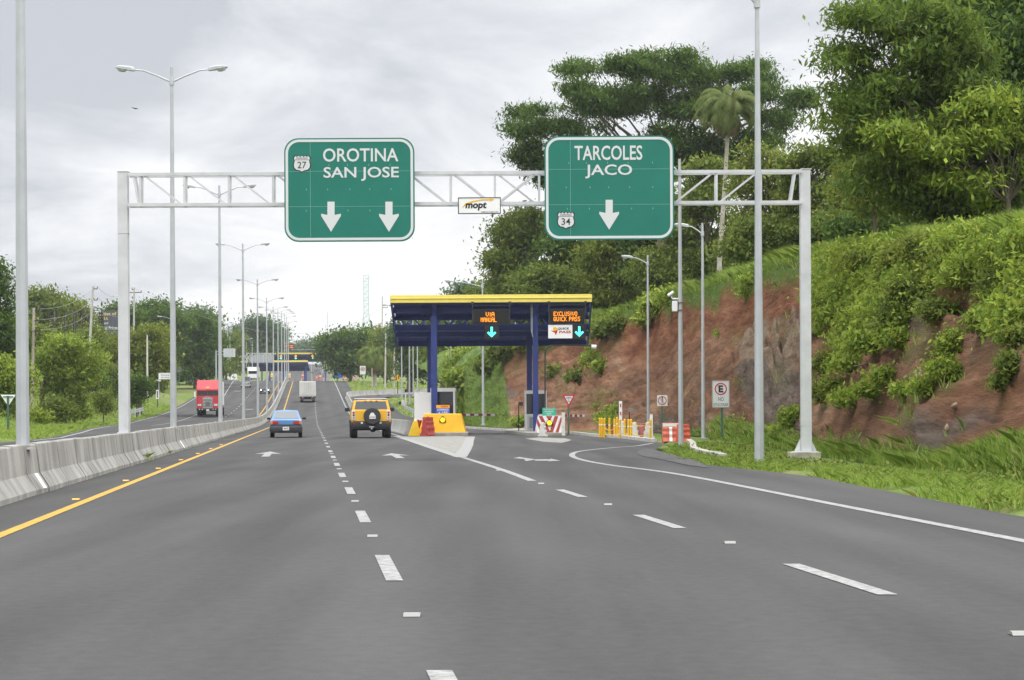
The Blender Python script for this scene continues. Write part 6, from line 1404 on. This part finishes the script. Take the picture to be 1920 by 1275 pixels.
for lb, pts, Y in (('forked pale bare tree under the right half of the toll roof', ((897, 715), (893, 660), (889, 625), (897, 655), (908, 615), (893, 690), (902, 650), (905, 610)), 256), ('leaning pale bare tree right of the forked one', ((930, 700), (934, 675), (945, 635), (934, 672), (930, 640), (934, 675), (950, 640), (955, 610)), 258)):
    b0 = P(*pts[0], Y); t = thing('bare_tree', lb, 'tree', b0); m = MB(); q = [P(*p, Y)-b0 for p in pts]
    m.tube([V((0, 0, -2)), q[0], q[1], q[2], q[2]+V((-.2, 0, 2))], [.22, .18, .15, .10, .04], 8); m.tube([q[1], q[3], q[4], q[4]+V((.6, 0, 2))], [.14, .13, .09, .03], 8); m.tube([q[5], q[6], q[7], q[7]+V((.4, 0, 2))], [.13, .11, .08, .03], 8); m.build('trunk', PBARK, t, smooth=60)
# left side
LFT = [('tall dark tree cut by the left frame edge', (-70, 490, 32, 720), 165, (-10, 800), 'deep', 9000, .44, .2, 61, 15), ('light green feathery tree in front of the billboard frame', (66, 632, 182, 745), 172, (78, 790), 'fresh', 8000, .36, .17, 62, 14),
       ('lush green bush below the tall tree at the left edge', (-40, 672, 58, 800), 150, (10, 825), 'fresh', 8000, .34, .16, 63, 12), ('tall tree left of the empty billboard frame', (40, 545, 118, 680), 300, (80, 730), 'mid', 6000, .68, .32, 64, 12),
       ('hilltop tree behind the empty billboard frame', (95, 565, 172, 660), 330, (135, 700), 'olive', 5000, .75, .34, 65, 11), ('dark trees behind the torn billboard', (196, 572, 262, 680), 320, (228, 715), 'deep', 4600, .72, .32, 66, 10),
       ('yellow-flowering tree right of the left gantry leg', (215, 612, 322, 738), 240, (262, 760), 'olive', 8000, .50, .24, 67, 14), ('large dark tree behind the first crossarm pole', (245, 565, 345, 690), 345, (300, 722), 'deep', 6500, .78, .36, 68, 13),
       ('broad dark green tree left of the red lorry', (318, 588, 412, 716), 365, (365, 724), 'deep', 7500, .80, .36, 69, 14), ('paler tree top behind the broad dark tree', (335, 580, 405, 640), 430, (370, 715), 'far', 3000, .95, .42, 70, 8),
       ('trees behind the grey sign back near the far toll roofs', (395, 628, 450, 702), 480, (424, 712), 'mid', 3600, 1.0, .46, 71, 9), ('tall spreading tree above the far toll roofs', (438, 596, 520, 668), 640, (480, 690), 'far', 4200, 1.25, .55, 72, 11),
       ('thin-topped tree right of the tall spreading tree', (498, 612, 530, 668), 680, (514, 690), 'far', 1800, 1.3, .55, 73, 7), ('dark leafy tree in the dip between the two billboards', (150, 620, 205, 720), 255, (178, 740), 'mid', 4500, .52, .24, 74, 10),
       ('wood filling the hillside under the empty billboard frame', (90, 625, 260, 722), 290, (170, 735), 'mid', 6500, .60, .28, 91, 14), ('wood behind the red lorry along the left shoulder', (285, 640, 425, 718), 390, (350, 722), 'mid', 5500, .8, .36, 92, 13), ('olive wood behind the bush at the left edge', (-40, 590, 90, 740), 215, (20, 790), 'olive', 6500, .46, .22, 93, 14),
     ('low dark wood along the hill behind the left trees', (-60, 600, 60, 700), 380, (0, 740), 'deep', 4500, .85, .4, 75, 10)]
for lb, bb, Y, base, kd, n, Ln, Wd, sd, nb in LFT: tree(lb, auto_blobs(*bb, nb, random.Random(sd)), Y, base, kd, n, Ln, Wd, sd, dspread=.8, trunk_r=.22)
for lb, bb, Y, base, kd, n, Ln, sd in (('low shrub on the left grass below the light green tree', (78, 750, 128, 788), 165, (105, 792), 'mid', 2200, .30, 81), ('shrub with a reddish stem on the left grass', (122, 742, 160, 786), 172, (140, 790), 'fresh', 1800, .30, 82), ('small upright shrub in the middle of the left grass', (182, 735, 206, 772), 182, (194, 776), 'mid', 1300, .28, 83),
                               ('round dark shrub on the slope left of the gantry leg', (160, 702, 195, 732), 215, (178, 736), 'deep', 1500, .34, 84), ('dark rounded bush right of the left gantry leg near the road', (235, 705, 282, 758), 205, (256, 762), 'deep', 3200, .32, 85), ('shrub hidden partly by the left gantry leg', (200, 690, 240, 745), 222, (220, 750), 'mid', 2500, .34, 86), ('straggly shrub beside the near lamp post', (45, 770, 90, 800), 155, (66, 805), 'fresh', 1500, .28, 87)):
    tree(lb, auto_blobs(*bb, 6, random.Random(sd)), Y, base, kd, n, Ln, Ln*.45, sd, name='shrub', cat='shrub', trunk_r=.05, group='shrubs on the left grass')
# shrubs on the red bank
SH = [('big bright green shrub spilling over the bank right of the gantry post', [(1610, 560, 60, 42), (1575, 600, 40, 30), (1650, 540, 45, 35), (1620, 610, 45, 25)], 'fresh', 4200), ('leafy shrub at the top of the bank beside the grass crest', [(1640, 500, 55, 35), (1690, 520, 50, 35), (1600, 520, 35, 25)], 'olive', 3200),
      ('dense green shrub in the middle of the bank above bare soil', [(1720, 560, 60, 40), (1690, 600, 50, 32), (1760, 590, 40, 30)], 'mid', 3600), ('hanging shrub whose tip ends over dark soil', [(1640, 650, 60, 34), (1600, 690, 45, 26), (1690, 640, 40, 26)], 'fresh', 3400),
      ('yellowish low shrub just right of the gantry post', [(1555, 690, 28, 26), (1548, 740, 24, 28), (1575, 730, 26, 20)], 'olive', 2300), ('leafy shrub lying on the soil in mid slope', [(1600, 750, 42, 18), (1640, 735, 40, 18), (1655, 710, 24, 18)], 'fresh', 1900),
      ('vine-like shrub climbing the slope right of centre', [(1790, 655, 34, 36), (1770, 700, 32, 26), (1740, 730, 34, 18), (1700, 735, 26, 14)], 'fresh', 2600), ('large shrub with broad leaves at the right frame edge', [(1880, 560, 55, 55), (1850, 610, 40, 30), (1910, 640, 34, 30), (1925, 580, 40, 50)], 'mid', 3600),
      ('tall bright shrub above the slope at the right frame edge', [(1880, 490, 60, 40), (1820, 520, 50, 36), (1920, 470, 40, 50), (1850, 470, 50, 28)], 'fresh', 3600), ('shrub on the crest under the overhanging tree', [(1740, 470, 60, 30), (1790, 500, 55, 34), (1700, 480, 40, 24)], 'olive', 3200),
      ('thin shrub hanging down the slope near the right edge', [(1900, 690, 24, 26), (1880, 720, 18, 14)], 'mid', 900), ('small plant on bare red soil behind the pole', [(1408, 530, 12, 12), (1400, 550, 8, 10)], 'fresh', 260),
      ('vines hanging over the bank edge above the toll roof', [(1150, 570, 40, 22), (1190, 575, 40, 24), (1130, 605, 30, 16), (1225, 560, 30, 20)], 'mid', 3000), ('vines hanging over the bank edge left of the camera pole', [(1235, 575, 30, 20), (1262, 562, 22, 18), (1215, 600, 18, 14)], 'fresh', 1900),
      ('leafy creeper low on the bank right of the toll roof', [(1136, 622, 20, 9), (1160, 612, 18, 9)], 'mid', 1500), ('small tuft of leaves in the middle of the red bank', [(1118, 672, 9, 7), (1128, 690, 8, 8)], 'fresh', 320), ('leafy scrub at the left end of the bank', [(870, 715, 30, 22), (900, 740, 26, 26), (880, 770, 18, 18), (925, 700, 24, 16)], 'fresh', 3000),
      ('scrub along the grassy left end of the bank', [(950, 665, 30, 16), (985, 645, 28, 12), (920, 690, 24, 12)], 'mid', 2200), ('small sapling at the foot of the bank behind the booth', [(985, 795, 9, 10)], 'fresh', 260), ('small plant on the bank above the second booth', [(1040, 700, 10, 8), (1082, 708, 7, 8)], 'mid', 260),
      ('bushy weed at the foot of the bank left of the gantry post', [(1490, 790, 20, 26), (1470, 810, 16, 16)], 'fresh', 1000)]
for i, (lb, bl, kd, n) in enumerate(SH):
    h = hit(bl[0][0], bl[0][1]+bl[0][3]*.3); rr = random.Random(100+i); t = thing('shrub', lb, 'shrub', h, 0, 'shrubs on the bank'); B2 = []
    for q in bl:
        c = hit(q[0], q[1], h.y); c = V((c.x, c.y, c.z))
        if abs(c.y-h.y) > 14: c = P(q[0], q[1], h.y)
        k = c.y/F; c = c-h; B2.append((c.x, c.y-.25*q[2]*k, c.z, q[2]*k, q[2]*k*.8, q[3]*k))
    Ls = max(.17, h.y*.0034); Ls *= .58; v, f, ti = foliage(B2, int(n*3.0), Ls, Ls*.48, np.random.default_rng(200+i), per=9, spread=1.35, flat=.5, droop=.3, shell=.7); np_mesh('leaves', v, f, LM[kd], t, ti)
    m = MB()
    for q in B2:
        for j in range(3): m.tube([(0, .3, -.3), (q[0]+rr.uniform(-.4, .4)*q[3], q[1], q[2]), (q[0]+rr.uniform(-.8, .8)*q[3], q[1]-.4*q[4], q[2]+rr.uniform(-.3, .6)*q[5])], [.03, .02, .008], 5)
    m.build('stems', BARK, t)
pts = []
while len(pts) < 3300:
    i = rr.randrange(NU-1); j = int(rr.random()*(NV1-1)); px = ptx[i]; t_ = j/(NV1-1)
    if px < 900 or px > 2150: continue
    p = V(bv[i*NV+j]); q = fbm(p.x*.22+7, p.y*.22, p.z*.35, 4)
    want = (.06-.80*(1-smooth(.34, .78, t_))) if px > 1535 else ((-.75+.98*smooth(.80, 1, t_)) if px < 1270 else -.9)
    if q+want > .02: g_ = rr.uniform(.8, 1.9) if px > 1535 and t_ > .5 else 1; pts.append((p.x, p.y-.05*g_, p.z+.05*g_, .42*g_, .42*g_, .24*g_))
Bq = np.array(pts); rg = np.random.default_rng(9)
v, f, ti = foliage(Bq, 105000, .145, .064, rg, per=8, spread=1.3, flat=.5, droop=.3, shell=.8); np_mesh('creepers', v, f, LM['fresh'], None, ti, kind='stuff')
# grass
def blades(pts, hmin, hmax, wd, rng, lean=.45, name='grass', tuft=1):
    p = np.repeat(np.array([tuple(x) for x in pts]), tuft, 0); n = len(p)
    if tuft > 1: p[:, :2] += rng.normal(0, .06, (n, 2))
    h = rng.uniform(hmin, hmax, n)[:, None]; a = rng.uniform(0, 2*np.pi, n); s = np.stack([np.cos(a), np.sin(a), np.zeros(n)], 1)
    ln = np.stack([rng.normal(0, lean, n), rng.normal(0, lean, n), np.ones(n)], 1); ln2 = ln*np.array([2.0, 2.0, .86]); w2 = wd*rng.uniform(.7, 1.3, n)[:, None]
    v = np.stack([p-s*w2, p+s*w2, p+ln*h*.55+s*w2*.6, p+ln2*h, p+ln*h*.55-s*w2*.6], 1).reshape(-1, 3); f = np.arange(n*5).reshape(-1, 5)
    cl = np.repeat(rng.normal(.45, .24, n//tuft), tuft); return np_mesh(name, v, f, LM['grass'], None, np.clip(cl+rng.normal(0, .12, n), 0, 1), kind='stuff')
rng = np.random.default_rng(77); pts = []; rr = random.Random(78)
while len(pts) < 15000:                                           # along the crest and just behind it
    px = rr.choice((rr.uniform(1260, 1600), rr.uniform(1560, 1960), rr.uniform(880, 1300))); u = u_of(px); d = rr.random()**1.4*7
    fr = u-int(u); a = bank_pt(int(u), 1+d); b = bank_pt(min(NU-1, int(u)+1), 1+d); pts.append(a.lerp(b, fr)+V((0, 0, -.05)))
blades(pts, .22, .62, .011, rng, .3, 'crest_grass', 7)
pts = []
n = 0
while len(pts) < 5200:                                            # wisps hanging over the lip and growing on the face where it is grassy
    i = rr.randrange(NU-1); j = rr.randrange(NV1)
    if rr.random() < gA[i*NV+j]*(1 if j < 40 else .6):
        a, b, c = V(bv[i*NV+j]), V(bv[(i+1)*NV+j]), V(bv[i*NV+min(j+1, NV-1)]); pts.append(a+(b-a)*rr.random()+(c-a)*rr.random())
blades(pts, .12, .42, .013, rng, .45, 'slope_grass', 4)
pts = []
while len(pts) < 16000:                                           # right verge between asphalt and bank
    Y = 22+rr.random()**1.0*66; r_ = rb(Y); dmax = 2.9
    T = r_-.22*max(0, fbm(Y*.9, 3, 1)+.25)+rr.random()**.8*dmax
    if 58 < Y < 74: T = r_+rr.random()*4
    if Y > 84: continue
    x = XT(T, Y)
    if fbm(x*.5, Y*.25, 3) < -.13: continue
    pts.append((x, Y, terr(T, Y)-.02))
blades(pts, .06, .26, .011, rng, .38, 'verge_grass', 3)
pts = []
while len(pts) < 9000:                                            # toe of the bank by the footing and further right
    px = rr.uniform(1340, 1960); u = float(np.interp(px, [c[0] for c in CT], range(len(CT))))/(len(CT)-1)*(NU-1); i = int(u)
    hgt = .02+.13*smooth(1740, 1930, px)+.13*(1-smooth(1400, 1560, px)); t = rr.random()*hgt
    if px > 1530 and px < 1740: t *= .25
    a = bank_pt(i, t); b = bank_pt(min(NU-1, i+1), t); pts.append(a.lerp(b, u-i)+V((rr.gauss(0, .15), rr.gauss(0, .15)-.2, -.04)))
blades(pts, .12, .50, .011, rng, .30, 'toe_grass', 5)
pts = []
while len(pts) < 22000:                                           # left verge
    Y = 95+rr.random()*190; T = left_edge(Y)-.15-rr.random()**1.3*28
    pts.append((XT(T, Y), Y, terr(T, Y)-.02))
blades(pts, .12, .40, .028, rng, .4, 'left_verge_grass', 3)
pts = []
while len(pts) < 9000:
    Y = rr.uniform(200, 420); r_ = rb(Y)+.3
    if 323 < Y < 347: continue
    T = r_+rr.random()*34; pts.append((XT(T, Y), Y, terr(T, Y)-.02))
blades(pts, .2, .6, .07, rng, .5, 'island_grass', 1)
pts = []
while len(pts) < 420:                                             # broad-leaved weeds in the verge
    Y = 24+rr.random()*62; T = rb(Y)+.25+rr.random()**.7*4.2; x = XT(T, Y)
    if fbm(x*.4+9, Y*.2, 8) < .02: continue
    pts.append((x, Y, max(terr(T, Y), -.3)+.06, .22, .22, .12))
v, f, ti = foliage(np.array(pts), 9000, .085, .045, np.random.default_rng(19), per=9, spread=1.2, flat=.6, droop=.15, shell=.8); np_mesh('verge_weeds', v, f, LM['mid'], None, ti, kind='stuff')
for lb, px, py, n, h in (('large grass tuft growing at the foot of the median barrier', 271, 865, 130, .36), ('small weed at the foot of the median barrier beyond the large tuft', 310, 853, 50, .22), ('small weed at the foot of the median barrier by the second reflector strip', 353, 840, 60, .26)):
    g_ = G(px, py); P3 = [(g_.x+rr.gauss(-.05, .07), g_.y+rr.gauss(0, .35), -.01) for _ in range(n)]; o = blades(P3, h*.4, h, .008, rng, .6, 'grass_tuft', 1); del o['kind']; tag(o, lb, 'grass tuft')
# loose stones along the foot of the cut
STONE = mat('loose_stone', (.27, .19, .135), .95, var=.35, vscale=4, bump=.6, bscale=9)
for px, py, r_ in ((1332, 808, .14), (1318, 810, .11), (1352, 804, .13), (1372, 800, .12), (1300, 806, .10), (1270, 800, .18), (1725, 700, .16), (1795, 757, .12), (1778, 800, .12)):
    h = hit(px, py); m = MB(); m.ball(0, 0, 0, r_, r_*.8, r_*.7, 14, 11); sd = R.random()*50
    m.v = [tuple(V(p)*(1+.5*fbm(p[0]/r_*.8+sd, p[1]/r_*.8, p[2]/r_*.8, 5))) for p in m.v]; o = m.build('rock', STONE, smooth=35); o.location = h+V((.2*r_, .5*r_, -.2*r_)); o.scale = (1.15, .9, 1.0); o.rotation_euler = (R.random(), R.random(), R.random()*6)
    big_ = False; tag(o, 'pale boulder bedded in the red bank between the right lamp post and gantry post' if big_ else 'small brown stone lying on the soil of the cut bank', 'rock', 'boulders in the bank' if big_ else 'loose stones on the bank')

# ------------------------------------------------------------------ the moist air
hz = MB(); hz.box(0, 2960, 29.2, 5300, 6300, 63.6); ho = hz.build('haze', [], kind='stuff')
hm = bpy.data.materials.new('haze_air'); hm.use_nodes = True; n_, l_ = hm.node_tree.nodes, hm.node_tree.links; n_.clear()
o_ = n_.new('ShaderNodeOutputMaterial'); pv = n_.new('ShaderNodeVolumePrincipled'); pv.inputs['Density'].default_value = 1.4e-4; pv.inputs['Color'].default_value = (.93, .95, 1, 1); l_.new(pv.outputs[0], o_.inputs['Volume']); ho.data.materials.append(hm)
